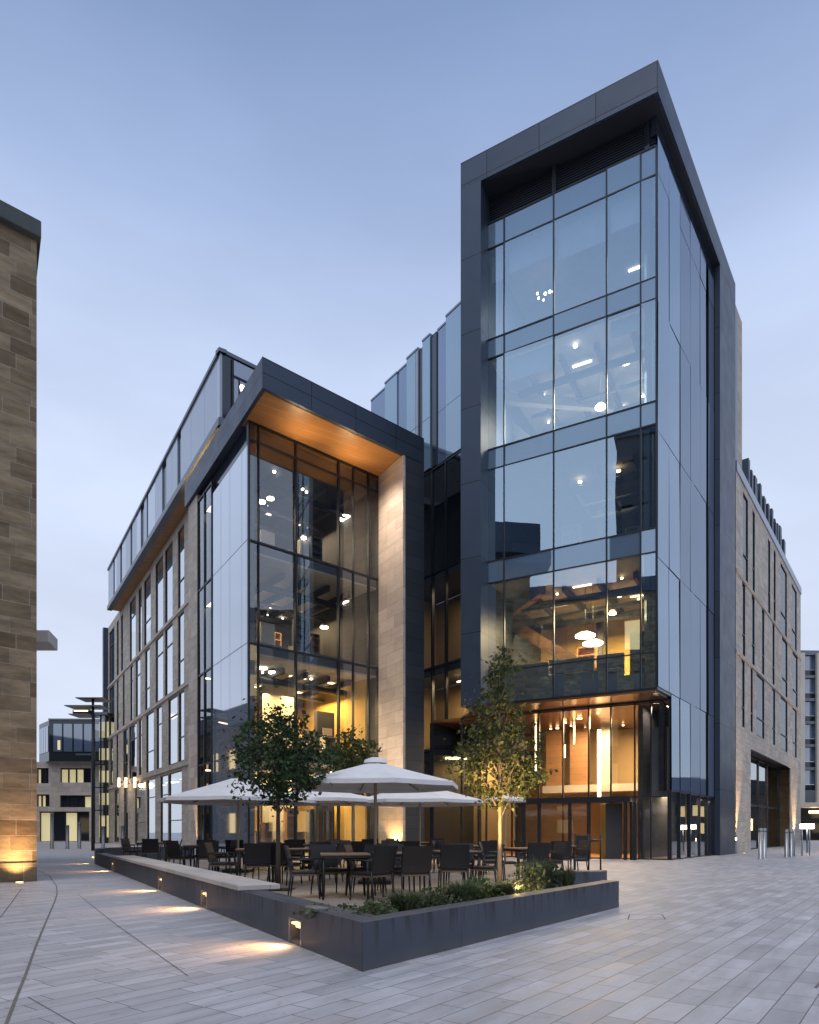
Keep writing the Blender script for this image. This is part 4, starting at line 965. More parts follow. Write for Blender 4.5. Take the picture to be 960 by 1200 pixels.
# ================================================================== FAR BUILDINGS
fo = thing('far_building', 'distant pale stone building with a dark glass upper storey at the end of the lane', 'building', (-38, 76, 0))
YF = 75.0
def fx(u, Y=YF): return (u - CX) / F * Y
def fz(v, Y=YF): return EYE + (HZ - v) / F * Y
FB = Fr((fx(60), YF), (1.0, 0.03)); 
hs = [(fx(43) - fx(60), fx(57) - fx(60), fz(918), fz(900)), (fx(43) - fx(60), fx(58) - fx(60), fz(945), fz(931)), (fx(70) - fx(60), fx(106) - fx(60), fz(917), fz(900)), (fx(70) - fx(60), fx(106) - fx(60), fz(946), fz(932)), (fx(46) - fx(60), fx(104) - fx(60), 0.1, fz(951))]
wm = MB(); FB.holed(wm, fx(36) - fx(60), fx(126) - fx(60), 0, fz(893), hs, 0, 0.4); wm.build('stone_wall', M['pier_stone'], fo, weld=False)
for i, h in enumerate(hs):
    f = MB(); n_ = 4 if i > 1 else 3
    for k in range(n_ + 1):
        s_ = h[0] + (h[1] - h[0]) * k / n_; FB.box(f, s_ - 0.08, s_ + 0.08, h[2], h[3], -0.38, -0.25)
    FB.box(f, h[0], h[1], h[3] - 0.15, h[3], -0.37, -0.26)
    wf = f.build('window', M['mullion'], fo)
    for k in range(n_):
        p = MB(); a, b = h[0] + (h[1] - h[0]) * k / n_, h[0] + (h[1] - h[0]) * (k + 1) / n_
        FB.rect(p, a + .08, b - .08, h[2], h[3] - .15, -0.33)
        lit = (i == 0 and k == 0) or (i == 1 and k < 2) or (i == 2 and k in (0, 1, 2)) or (i == 3 and k == 3) or (i == 4 and k in (0, 2))
        p.build('pane', M['lit_room_pale'] if lit else M['span_dark'], wf, weld=False)
up_ = Fr((fx(63), YF - 1.0), (1.0, 0.03)); ul_ = Fr((fx(63), YF - 1.0), (-0.9, 1.0))
m_ = MB(); m_.prism([up_.xy(0), up_.xy(6.2), (fx(128), YF + 12), (fx(30), YF + 12), ul_.xy(4)], fz(893) + 0.01, fz(846)); m_.build('upper_storey', M['span_dark'], fo)
pn = MB()
for k in range(5): up_.box(pn, 0.5 + k * 1.1, 1.4 + k * 1.1, fz(882), fz(850), 0.01, 0.06)
for k in range(4): ul_.box(pn, 0.2 + k * 0.95, 1.0 + k * 0.95, fz(882), fz(852), 0.01, 0.06)
pn.build('upper_glazing_cladding', M['span_mid'], fo, weld=False)
m_ = MB(); up_.box(m_, 0.95, 1.25, fz(880), fz(869), 0.062, 0.08); m_.build('lit_window', M['lit_room_pale'], fo)
m_ = MB(); up_.box(m_, 0, 6.2, fz(846), fz(844), -0.5, 0.15); m_.build('roof_edge', M['grey_metal'], fo)
# lit stair tower
st = thing('stair_tower', 'narrow glazed stair tower glowing yellow-green beside the far building', 'tower', (fx(117, 66), 66, 0))
YS = 66.0; SF = Fr((fx(110.5, YS), YS), (1, 0))
lv_ = [0.02, 3.2, 5.4, 7.6, 9.8, fz(838, YS)]
curtain(SF, [0, fx(118, YS) - fx(110.5, YS), fx(124, YS) - fx(110.5, YS)], lv_, 0, M['glass_clear'], 'stair_frame', st, mw=0.1)
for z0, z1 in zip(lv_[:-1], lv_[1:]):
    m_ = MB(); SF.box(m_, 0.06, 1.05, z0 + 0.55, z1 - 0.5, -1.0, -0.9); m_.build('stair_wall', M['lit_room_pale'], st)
m_ = MB(); SF.box(m_, -0.2, 1.4, lv_[-1], lv_[-1] + 0.25, -2.5, 0.3); m_.build('roof', M['grey_metal'], st)
m_ = MB(); SF.box(m_, 0.0, 1.2, 0, lv_[-1], -2.6, -2.5); m_.build('rear_wall', M['wall_dark'], st)

fr_ = thing('far_office', 'distant grey office block with white piers and blue glass at the right edge', 'building', (52, 86, 0))
YR = 86.0; RR = Fr((fx(936, YR), YR), (1.0, 0.05))
hs = []; H_ = fz(762, YR); L_ = 14.0
for j in range(6):
    for i in range(6):
        z0 = fz(926 - j * 27, YR); hs.append((0.7 + i * 2.15, 2.35 + i * 2.15, z0, z0 + 2.55))
wm = MB(); RR.holed(wm, -4, L_, fz(943, YR), H_, hs, 0, 0.5); wm.build('wall', M['grey_metal'], fr_, weld=False)
for h in hs:
    p = MB(); zc = h[2] + 0.75; RR.box(p, h[0], h[1], zc, h[3], -0.45, -0.4); w1 = p.build('window', M['span_mid'], fr_)
    p = MB(); RR.box(p, h[0], h[1], h[2], zc - .03, -0.45, -0.38); p.build('spandrel', M['span_dark'], w1)
for i in range(6):
    p = MB(); RR.box(p, 0.05 + i * 2.15, 0.62 + i * 2.15, fz(943, YR) + .1, H_ - .4, 0.003, 0.35); p.build('pier', M['wall_cream'] if i else M['wall_cream'], fr_)
p = MB(); RR.box(p, -4, L_, 0, fz(945, YR), -3.2, -3); p.build('ground_storey', M['span_dark'], fr_)
p = MB(); RR.box(p, -4, L_, fz(946, YR), fz(941, YR), -3, 1.2); p.build('entrance_canopy', M['wall_cream'], fr_)
for k in range(3):
    p = MB(); RR.box(p, 2.0 + 3 * k, 3.2 + 3 * k, fz(950, YR) - .25, fz(950, YR), -1, -.4); p.build('ceiling_light', M['lamp_warm'], fr_)

# ================================================================== PLANTER AND BENCH WALL
pw = thing('planter_wall', 'dark rendered planter wall with lit recesses and a pale stone bench slab', 'planter', (-0.37, 5.37, 0))
PC = (-0.369, 5.37); PL = Fr(PC, (-0.578, 1.0)); PR = Fr(PC, (0.744, 1.0)); WH = 0.385
rec = [1.49, 5.2, 8.62, 15.9]
LW = 20.6
rh_ = [(s_ - 0.15, s_ + 0.15, 0.03, 0.235) for s_ in rec]
m_ = MB(); PL.holed(m_, 0, LW, 0, WH, rh_, 0, 0.14)
for h in rh_: PL.rect(m_, h[0], h[1], h[2], h[3], -0.14)
inn = meet(PL, -0.30, PR, -0.22)
i_end = PL.xy(LW, -0.30)
m_.face([(*PC, WH), (*inn, WH), (*i_end, WH), (*PL.xy(LW), WH)][::-1])
m_.face([(*inn, 0), (*i_end, 0), (*i_end, WH), (*inn, WH)], [(0, 0), (LW, 0), (LW, .15), (0, .15)])
m_.build('street_side_wall', M['planter'], pw, weld=False)
PRL = 5.75
m_ = MB(); e_ = PR.xy(PRL); ei = PR.xy(PRL, -0.22)
PR.rect(m_, 0, PRL, 0, WH, 0)
m_.face([(*PC, WH), (*e_, WH), (*ei, WH), (*inn, WH)]); m_.face([(*inn, 0), (*ei, 0), (*ei, WH), (*inn, WH)], [(0, 0), (5, 0), (5, .15), (0, .15)])
m_.face([(*e_, 0), (*ei, 0), (*ei, WH), (*e_, WH)], [(0, 0), (.22, 0), (.22, .385), (0, .385)])
m_.build('plaza_side_wall', M['planter'], pw, weld=False)
# curved end
arc = [PL.xy(LW + k) for k in (0.02,)]
P0 = Vector(PL.xy(LW)); dl = PL.e.copy()
pts = [P0]
ang = math.atan2(dl.y, dl.x)
for k in range(14):
    ang -= R(9.0) if k > 1 else R(2)
    P0 = P0 + Vector((math.cos(ang), math.sin(ang))) * 0.42; pts.append(P0)
m_ = MB()
for a, b in zip(pts[:-1], pts[1:]):
    dd = (b - a).normalized(); nn = Vector((dd.y, -dd.x)) * 0.3
    m_.prism([tuple(a), tuple(b), tuple(b + nn), tuple(a + nn)], 0, 0.52)
m_.build('curved_end_wall', M['planter'], pw)
b0, b1 = 3.35, 15.4
m_ = MB(); PL.box(m_, b0, b1, WH + 0.003, WH + 0.065, -0.50, 0.035); m_.build('bench_slab', M['bench_stone'], pw, bevel=0.006)
for k, s_ in enumerate(rec):
    l_ = MB(); PL.box(l_, s_ - 0.13, s_ + 0.13, 0.19, 0.21, -0.06, -0.01); PL.box(l_, s_ - 0.12, s_ + 0.12, 0.155, 0.172, -0.10, -0.05)
    lo = l_.build('recess_lamp', M['lamp_recess'], pw)
    fr1 = MB()
    for a, b, c, d in ((-.175, -.15, .015, .25), (.15, .175, .015, .25), (-.15, .15, .235, .25)): PL.box(fr1, s_ + a, s_ + b, c, d, 0.001, 0.006)
    fr1.build('recess_trim', M['steel'], pw)
    light('recess_light', 'SPOT', PL.P(s_, 0.20, 0.03), 50, (1, 0.52, 0.20), aim=PL.P(s_ + 0.05, 0.0, 0.62), size=0.08, spot=130, blend=1.0)
l_ = MB(); PL.box(l_, LW + 0.5, LW + 0.75, 0.2, 0.24, 0.0, 0.04); l_.build('recess_lamp', M['lamp_recess'], pw)
light('recess_light', 'SPOT', PL.P(LW + 0.6, 0.2, 0.1), 30, (1, 0.56, 0.22), aim=PL.P(LW + .6, 0, 0.6), size=0.05, spot=120, blend=1.0)
# chipped cover plate on the coping
m_ = MB(); PL.box(m_, 0.98, 1.22, WH + 0.001, WH + 0.02, -0.12, 0.008); PL.box(m_, 1.0, 1.2, WH - 0.05, WH - .003, 0.001, 0.006); m_.build('cover_plate', M['steel'], pw, bevel=0.004)
# stub end block and soil
sb_ = thing('planter_block', 'short dark planter end block behind the planter corner towards the entrance', 'planter', (3.1, 12.1, 0))
m_ = MB(); m_.prism([(2.2, 12.1), (3.39, 12.1), (3.62, 12.5), (2.4, 12.5)], 0, 0.39); m_.build('block_body', M['planter'], sb_, bevel=0.008)
m_ = MB(); m_.prism([(2.21, 12.11), (3.38, 12.11), (3.60, 12.49), (2.41, 12.49)], 0.3905, 0.4); m_.build('coping', M['planter'], sb_)
SW = 1.25
s_in0 = meet(PL, -0.30, PR, -SW); 
m_ = MB(); m_.prism([inn, ei, PR.xy(PRL, -SW), s_in0], 0.0, 0.30); so_ = m_.build('planter_soil', M['soil'], pw)
# terrace floor inside the walls
from mathutils.geometry import tessellate_polygon
tp = [PL.xy(0.9, -0.31), s_in0, PR.xy(PRL, -SW), (3.0, 12.6), (5.2, 22.0), (1.0, 30.0), (-6.4, 27.6), (-10.5, 26.2), PL.xy(LW - .3, -0.31)]
tf = MB()
for tri in tessellate_polygon([[Vector((*p, 0)) for p in tp]]):
    q3 = [Vector((*tp[k], 0.004)) for k in tri]
    if (q3[1] - q3[0]).cross(q3[2] - q3[0]).z < 0: q3.reverse()
    tf.face(q3)
tf.build('terrace_paving', M['paving_warm'], kind='structure')

# ------------------------------------------------------------------ foliage
def leaf(mb, p, size, up=0.2):
    d = Vector((random.gauss(0, 1), random.gauss(0, 1), random.gauss(0, 1) * 0.7 - up)).normalized()
    a = d.orthogonal().normalized(); a.rotate(Matrix.Rotation(random.uniform(0, 6.28), 3, d)) if False else None
    b = d.cross(a); t = random.uniform(0, 6.28); x = a * math.cos(t) + b * math.sin(t)
    L = size * random.choice((.55, .8, 1, 1.15, 1.5)) * random.uniform(.85, 1.15); W = L * 0.38
    p = Vector(p); q = p + d * L; mid = p + d * L * 0.45
    n = d.cross(x) * (0.12 * L)
    mb.face([p, mid + x * W, q, mid - x * W + n], uvs=[(0, 0)] * 4)

def tree(label, base, profile, trunk_top, r0, leafm, barkm, n_clump, per, lsize, lobes=(), group='small trees on the terrace', bend=0.0, seed=1):
    random.seed(seed)
    t = thing('tree', label, 'tree', base, group)
    bx, by, bz = base; tr = MB()
    ztop = profile[-1][0]
    path = [Vector((bx, by, bz)), Vector((bx + bend * .5, by, bz + trunk_top * .55)), Vector((bx + bend, by, bz + trunk_top)), Vector((bx + bend * 1.2, by, bz + (trunk_top + ztop) / 2)), Vector((bx + bend, by, bz + ztop * 0.95))]
    rr = [r0, r0 * .85, r0 * .72, r0 * .4, r0 * .1]
    for k in range(4): tr.tube(path[k], path[k + 1], rr[k], rr[k + 1], n=8, caps=(k == 0))
    limbs = []
    def prof(z):
        for (z0, r_0), (z1, r_1) in zip(profile[:-1], profile[1:]):
            if z0 <= z <= z1: return r_0 + (r_1 - r_0) * (z - z0) / (z1 - z0)
        return 0.0
    for k in range(16):
        z = trunk_top * 0.92 + (ztop - trunk_top) * 0.75 * (k / 16) ; a = k * 2.4 + random.random()
        zt = z + 0.25 * (ztop - z) + 0.15; r_ = prof(min(zt, ztop)) * random.uniform(.55, .95)
        p = Vector((bx + bend, by, bz + z)); q = Vector((bx + bend + math.cos(a) * r_, by + math.sin(a) * r_, bz + zt))
        mid = p.lerp(q, .5) + Vector((0, 0, .05))
        tr.tube(p, mid, r0 * .32, r0 * .2, n=5, caps=False); tr.tube(mid, q, r0 * .2, r0 * .06, n=5, caps=False); limbs.append((p, mid, q))
    tr.build('trunk', M[barkm], t)
    cr = MB(); z0, z1 = profile[0][0], profile[-1][0]
    rmax = max(r for _, r in profile)
    lob = [random.uniform(0, 6.28) for _ in range(6)]
    for _ in range(n_clump):
        while True:
            z = random.uniform(z0, z1)
            if random.random() < (prof(z) / rmax) ** 1.3 + 0.04: break
        a = random.uniform(0, 6.28)
        e = 1 + 0.22 * math.sin(3 * a + lob[0] + z * 4) + 0.18 * math.sin(5 * a + lob[1] - z * 7)
        r_ = prof(z) * e * (random.random() ** 0.42)
        c = Vector((bx + bend + math.cos(a) * r_, by + math.sin(a) * r_, bz + z))
        sp = random.uniform(.04, .17) * (rmax / .7)
        for _k in range(int(per * random.uniform(.5, 1.4))):
            leaf(cr, c + Vector((random.gauss(0, sp), random.gauss(0, sp), random.gauss(0, sp * .8))), lsize)
    for (dx, dz, L, lean) in lobes:       # leading shoots that break the outline
        for k in range(46):
            f = k / 46; p = Vector((bx + bend + dx + lean * f, by + random.gauss(0, .03), bz + dz + L * f)); leaf(cr, p + Vector((random.gauss(0, .05 * (1.1 - f)), 0, 0)), lsize)
    cr.build('crown', M[leafm], t, weld=False)
    random.seed(seed + 99)
    return t
b1_ = px(326, 12.9)
tree('dark green young tree with a wide crown beside the stone bench', b1_, [(1.62, .12), (1.85, .50), (2.2, .74), (2.55, .80), (2.9, .66), (3.2, .42), (3.45, .14)], 1.55, 0.05, 'leaf_dark', 'bark', 200, 25, 0.074,
     lobes=[(-.40, 2.9, .74, -.04), (.28, 2.9, .70, .06), (.02, 3.1, .42, -.05), (.62, 2.5, .45, .12), (-.70, 2.45, .5, -.10), (.45, 3.0, .35, .1), (-.6, 2.05, .2, -.25), (.66, 2.0, .2, .22)], seed=3)
b2_ = (*px(585.5, 9.6)[:2], 0.29)
tree('slender olive tree lit from below in the front planter', b2_, [(1.18, .10), (1.32, .36), (1.60, .57), (1.90, .50), (2.3, .40), (2.75, .31), (3.05, .20), (3.3, .08)], 1.05, 0.036, 'leaf_olive', 'bark_pale', 165, 25, 0.054,
     lobes=[(.02, 3.1, .34, .02), (-.12, 2.8, .3, -.03), (.52, 1.9, .3, .1), (-.45, 1.75, .3, -.12)], seed=11)
b3_ = px(414, 24.0)
tree('dim olive tree behind the large parasol by the glazed bay', b3_, [(2.4, .2), (2.9, .75), (3.5, .95), (4.1, .75), (4.5, .3), (4.7, .1)], 2.3, 0.07, 'leaf_olive', 'bark_pale', 140, 26, 0.11, seed=21)
gr_ = MB(); gr_.box(b1_[0] - .32, b1_[0] + .28, b1_[1] - .3, b1_[1] + .3, 0.007, 0.02)
tg = tag(gr_.build('tree_grate', M['black_metal'], None), 'black square tree grate at the foot of the dark green tree', 'grate')

random.seed(5)
# low planting
gc = MB()
def on_bed(s_, d_): x, y = PR.xy(s_, -d_); return Vector((x, y, 0.30))
for _ in range(800):
    s_ = random.uniform(0.35, PRL - 1.2); d_ = random.uniform(0.25, SW - .05)
    if math.sin(s_ * 4.1) + math.sin(s_ * 9.3 + d_ * 5) + random.gauss(0, .5) < 0.1: continue
    c = on_bed(s_, d_)
    for _k in range(5): leaf(gc, c + Vector((random.gauss(0, .03), random.gauss(0, .03), random.uniform(0, .09))), 0.038, up=-0.6)
gc.build('ground_cover', M['leaf_sage'], kind='stuff', weld=False)
def tuft(label, s_, d_, h, n, mat, spread, cat='plant', name='grass_tuft'):
    c = on_bed(s_, d_); t = thing(name, label, cat, tuple(c), 'planting in the front planter'); b = MB()
    for _ in range(n):
        a = random.uniform(0, 6.28); p = c + Vector((math.cos(a), math.sin(a), 0)) * random.uniform(0, spread * .4)
        lean = random.uniform(.1, 1.0) * spread; hh = h * random.uniform(.6, 1.1)
        m1 = p + Vector((math.cos(a) * lean * .35, math.sin(a) * lean * .35, hh * .65)); q = p + Vector((math.cos(a) * lean, math.sin(a) * lean, hh * random.uniform(.75, 1)))
        w_ = Vector((-math.sin(a), math.cos(a), 0)) * 0.006
        b.face([p - w_, p + w_, m1 + w_ * .9, m1 - w_ * .9]); b.face([m1 - w_ * .9, m1 + w_ * .9, q])
    b.build('blades', M[mat], t, weld=False)
def bush(label, s_, d_, r_, h, n, mat, ls=0.05):
    c = on_bed(s_, d_); t = thing('shrub', label, 'shrub', tuple(c), 'planting in the front planter'); b = MB()
    for _ in range(n):
        a = random.uniform(0, 6.28); z = random.random(); rad = r_ * math.sqrt(random.random()) * math.sqrt(max(0.05, 1 - (z - .3) ** 2 * 1.6)) * (1 + .25 * math.sin(a * 3 + s_))
        leaf(b, c + Vector((math.cos(a) * rad, math.sin(a) * rad, z * h)), ls, up=-0.4)
    b.build('leaves', M[mat], t, weld=False)
    k = MB()
    for j in range(5):
        a = j * 1.3; k.tube(c, c + Vector((math.cos(a) * r_ * .5, math.sin(a) * r_ * .5, h * .7)), 0.006, 0.003, n=5, caps=False)
    k.build('stems', M['bark'], t)
bush('low sage green shrub nearest the planter corner', 0.85, 0.55, .22, .13, 260, 'leaf_sage', .035)
tuft('sage grass tuft right of the corner shrub in the planter', 1.35, 0.6, .24, 420, 'leaf_grass', .30)
bush('small-leaved sage shrub in front of the woven chair backs', 1.9, 0.62, .24, .20, 320, 'leaf_sage', .036)
tuft('sage grass tuft in the middle of the front planter', 2.4, 0.6, .28, 460, 'leaf_grass', .32)
bush('broad leafy shrub left of the glowing tree uplight', 2.95, 0.72, .22, .22, 340, 'leaf_fresh', .05)
tuft('small sage grass tuft just left of the lit tree trunk', 3.3, 0.55, .22, 360, 'leaf_grass', .28)
bush('tall loose shrub right of the tree uplight', 4.3, 0.72, .25, .36, 420, 'leaf_grass', .045)
tuft('tall sage grass at the entrance end of the planter', 4.72, 0.8, .46, 420, 'leaf_grass', .30)
bush('dark green shrub at the far end of the planter', 5.1, 0.8, .2, .32, 340, 'leaf_dark', .055)
tuft('thin grass tuft closing the entrance end of the planter', 5.3, 0.6, .32, 200, 'leaf_grass', .2)
# tree uplight
up_p = on_bed(3.75, 0.62)
ul = thing('garden_uplight', 'small glowing uplight among the plants at the olive tree', 'lamp', tuple(up_p))
k = MB(); k.lathe([(0.0, 0.0), (0.045, 0.0), (0.05, 0.08), (0.04, 0.09)], n=14, c=up_p); k.build('housing', M['black_metal'], ul)
k = MB(); k.lathe([(0.038, 0.085), (0.0, 0.095)], n=14, c=up_p); k.build('lens', M['lamp_lobby'], ul)
light('uplight', 'SPOT', tuple(up_p + Vector((0, 0, .12))), 380, (1, .66, .22), aim=(b2_[0], b2_[1], 2.0), size=0.04, spot=70, blend=.6)
light('uplight_spill', 'POINT', tuple(up_p + Vector((-0.02, -.08, .16))), 16, (1, .66, .25), size=0.05)

# ------------------------------------------------------------------ furniture
def make_chair():
    t = thing('terrace_chair', '', 'chair'); W = .25
    s_ = MB(); s_.box(-W, W, -.22, .24, .41, .455); s_.build('seat', M['black_weave'], t, bevel=.012)
    s_ = MB(); s_.box(-W + .01, W - .01, -.215, .235, .375, .405); s_.build('seat_frame', M['seat_wood'], t, bevel=.006)
    b = MB(); n_ = 6
    for i in range(n_):
        z0, z1 = .47 + .39 * i / n_, .47 + .39 * (i + 1) / n_; y0, y1 = -.215 - .09 * (i / n_) ** 1.3, -.215 - .09 * ((i + 1) / n_) ** 1.3
        A = [(-W, y0, z0), (W, y0, z0), (W, y1, z1), (-W, y1, z1)]; B = [(x, y - .03, z) for x, y, z in A]
        b.face(A[::-1]); b.face(B)
        b.face([A[0], A[3], B[3], B[0]]); b.face([A[1], B[1], B[2], A[2]])
        if i == 0: b.face([A[0], B[0], B[1], A[1]])
        if i == n_ - 1: b.face([A[3], A[2], B[2], B[3]])
    b.build('backrest', M['black_weave'], t, bevel=.008)
    for x in (-1, 1):
        l = MB(); l.tube((x * .235, .215, .40), (x * .25, .245, 0), .017, .012, n=8); l.build('leg', M['black_metal'], t)
        l = MB(); l.tube((x * .235, -.21, .48), (x * .25, -.27, 0), .019, .012, n=8); l.build('leg', M['black_metal'], t)
        a = MB(); a.tube((x * .262, -.25, .645), (x * .268, .17, .64), .014, n=8); a.tube((x * .268, .17, .64), (x * .255, .19, .42), .013, n=8); a.build('armrest', M['black_metal'], t)
    return t
def make_table():
    t = thing('terrace_table', '', 'table'); 
    p = MB()
    for i in range(8): p.box(-.40, .40, -.40 + i * .1003, -.40 + i * .1003 + .094, .715, .74)
    p.build('table_top', M['table_wood'], t, bevel=.003)
    f = MB(); f.box(-.385, .385, -.385, .385, .675, .712); f.build('apron', M['black_metal'], t)
    for x in (-1, 1):
        for y in (-1, 1):
            l = MB(); l.tube((x * .35, y * .35, .675), (x * .36, y * .36, 0), .02, .016, n=8); l.build('leg', M['black_metal'], t)
    return t
CH = make_chair(); TB = make_table(); used = {'c': False, 't': False}
def place(src, key, x, y, rz, label, group):
    o = src if not used[key] else copy_tree(src)
    used[key] = True
    o.location = (x, y, 0.006); o.rotation_euler = (0, 0, rz); o['label'] = label; o['group'] = group
    return o
# (u, Y, table turn, where it is, [(angle of the chair round the table, chair label), ...])
tables = [
 (404, 11.35, 8, 'wooden terrace table between the corner chairs, nearest the planter corner', [(182, 'black woven chair in profile left of the nearest table'), (62, 'black woven chair on the far side of the nearest table'), (-38, 'black woven chair turned sideways right of the nearest table'), (118, 'black woven chair behind the nearest table on the bench side')]),
 (468, 11.9, 14, 'wooden terrace table behind the chair seen square from the back', [(-72, 'black woven chair seen square from the back in mid terrace'), (100, 'black woven chair facing us across the mid terrace table'), (172, 'black woven chair left of the mid terrace table')]),
 (532, 13.0, 20, 'dark wooden table left of the lit olive trunk', [(-95, 'black woven chair back just left of the lit olive trunk'), (75, 'black woven chair behind the table left of the olive trunk'), (-20, 'black woven chair half hidden behind the olive trunk')]),
 (300, 14.6, 10, 'small wooden table left of the dark tree trunk', [(-75, 'black woven chair in front of the table by the dark tree'), (190, 'black woven chair on the bench side of the table by the dark tree'), (80, 'black woven chair behind the table by the dark tree')]),
 (352, 14.8, 30, 'wooden table just right of the dark tree trunk', [(-110, 'black woven chair close behind the dark tree trunk'), (70, 'black woven chair facing the street right of the dark tree'), (-10, 'black woven chair right of the table by the dark tree trunk')]),
 (236, 18.5, 5, 'wooden table beside the block of chairs along the bench', [(180, 'first black chair of the dark block along the stone bench'), (-120, 'second black chair of the dark block along the stone bench'), (-60, 'black woven chair closing the dark block along the bench'), (30, 'black woven chair right of the table along the bench'), (100, 'black woven chair behind the table along the bench')]),
 (178, 23.5, 0, 'wooden table at the curved end of the wall', [(175, 'black woven chair nearest the curved wall end'), (-70, 'black woven chair in front of the table at the curved wall end'), (10, 'black woven chair right of the table at the curved wall end')]),
 (284, 20.5, 15, 'wooden table under the left parasol', [(-90, 'black woven chair in front of the table under the left parasol'), (10, 'black woven chair right of the table under the left parasol'), (180, 'black woven chair left of the table under the left parasol')]),
 (345, 20.0, 25, 'wooden table before the ochre lit windows', [(-80, 'black woven chair with its back to us before the ochre windows'), (95, 'black woven chair facing us before the ochre windows'), (0, 'black woven chair right of the table before the ochre windows')]),
 (410, 17.5, 12, 'wooden table under the large parasol', [(-70, 'black woven chair in front of the table under the large parasol'), (20, 'black woven chair right of the table under the large parasol'), (110, 'black woven chair behind the table under the large parasol'), (190, 'black woven chair left of the table under the large parasol')]),
 (476, 17.8, 18, 'wooden table in front of the pale stone pier', [(-85, 'black woven chair backing the mid terrace before the stone pier'), (15, 'black woven chair right of the table before the stone pier'), (120, 'black woven chair against the stone pier side of its table')]),
 (548, 18.0, 22, 'wooden table behind the lit olive tree', [(-60, 'black woven chair in front of the table behind the olive tree'), (30, 'black woven chair right of the table behind the olive tree'), (150, 'black woven chair left of the table behind the olive tree')]),
 (612, 15.2, 28, 'dark wooden table right of the lit olive trunk', [(-80, 'black woven chair in front of the table right of the olive trunk'), (160, 'black woven chair left of the table right of the olive trunk'), (10, 'black woven chair on the entrance side of the olive trunk table')]),
 (650, 18.0, 30, 'wooden table nearest the entrance doors', [(-90, 'black woven chair in front of the table nearest the doors'), (180, 'black woven chair left of the table nearest the doors'), (20, 'black woven chair nearest the entrance doors')]),
 (430, 22.5, 10, 'far wooden table below the stone pier', [(-80, 'black woven chair in front of the far table below the pier'), (40, 'black woven chair right of the far table below the pier')]),
 (500, 23.5, 10, 'far wooden table before the dark link glazing', [(-70, 'black woven chair in front of the far table at the link glazing'), (170, 'black woven chair left of the far table at the link glazing')]),
]
random.seed(12)
for (u, Y, rot, where, chairs) in tables:
    x, y = px(u, Y)[:2]
    place(TB, 't', x, y, R(rot), where, 'terrace tables')
    for a, lab in chairs:
        rad = random.uniform(.60, .70); aa = R(a)
        cx_, cy_ = x + math.cos(aa) * rad, y + math.sin(aa) * rad
        place(CH, 'c', cx_, cy_, aa + R(90) + R(random.uniform(-9, 9)), lab, 'terrace chairs')

# ------------------------------------------------------------------ parasols
def parasol(label, u, Y, half, zr, zt, ribs=8, rot=0.0, vent=True):
    x, y = px(u, Y)[:2]; t = thing('parasol', label, 'parasol', (x, y, 0), 'white parasols on the terrace')
    c = MB(); nA = ribs; rad = half; K = 6
    def pt(i, f):
        a = rot + 6.28318 * i / nA; r_ = rad * f; z = zt - (zt - zr) * (f ** 0.92)
        return Vector((x + math.cos(a) * r_, y + math.sin(a) * r_, z))
    for i in range(nA):
        for k in range(K):
            f0, f1 = 0.10 + .9 * k / K, 0.10 + .9 * (k + 1) / K
            for h_ in range(4):
                g0, g1 = h_ / 4, (h_ + 1) / 4
                def q(f, gg):
                    p = pt(i, f).lerp(pt(i + 1, f), gg); p.z -= 0.05 * f * math.sin(math.pi * gg) * (zt - zr) * .6 * (1 - f * .6); return p
                c.face([q(f0, g0), q(f1, g0), q(f1, g1), q(f0, g1)])
        for h_ in range(4):                         # valance
            g0, g1 = h_ / 4, (h_ + 1) / 4
            def q(gg, dz):
                p = pt(i, 1).lerp(pt(i + 1, 1), gg); p.z -= 0.02 * math.sin(math.pi * gg) * (zt - zr) * .6 + dz; return p
            c.face([q(g0, 0), q(g0, .09), q(g1, .09), q(g1, 0)])
    cn_ = c.build('canopy', M['canvas'], t)
    so = cn_.modifiers.new('thickness', 'SOLIDIFY'); so.thickness = 0.006
    if vent:
        v = MB(); v.lathe([(rad * .135, zt - .055), (rad * .125, zt + .02), (rad * .05, zt + .07), (0, zt + .075)], n=16, c=(x, y, 0)); v.build('vent_cap', M['canvas'], t)
    for i in range(nA):
        r_ = MB(); r_.tube(pt(i, .06) - Vector((0, 0, .04)), pt(i, .99) - Vector((0, 0, .03)), .012, n=6); r_.build('rib', M['grey_metal'], t)
    p = MB(); p.tube((x, y, .1), (x, y, zt), .035, n=12); p.build('pole', M['pole_wood'], t)
    b = MB(); b.box(x - .35, x + .35, y - .35, y + .35, 0.01, .09); b.build('base', M['black_metal'], t, bevel=.02)
    return t
parasol('large white parasol with a raised vent cap in mid terrace', 440, 14.6, 1.86, 2.12, 2.62, rot=.25)
parasol('low white parasol left of the dark green tree', 279, 18.6, 2.15, 1.98, 2.62, rot=.1, vent=False)
parasol('white parasol half hidden behind the dark green tree', 372, 20.6, 2.1, 2.05, 2.50, rot=.4, vent=False)
parasol('low white parasol behind the large one towards the olive tree', 492, 20.6, 2.05, 2.02, 2.58, rot=.3, vent=False)
parasol('narrow edge of a white parasol right of the olive tree', 592, 23.5, .75, 2.22, 2.42, rot=.2, vent=False)

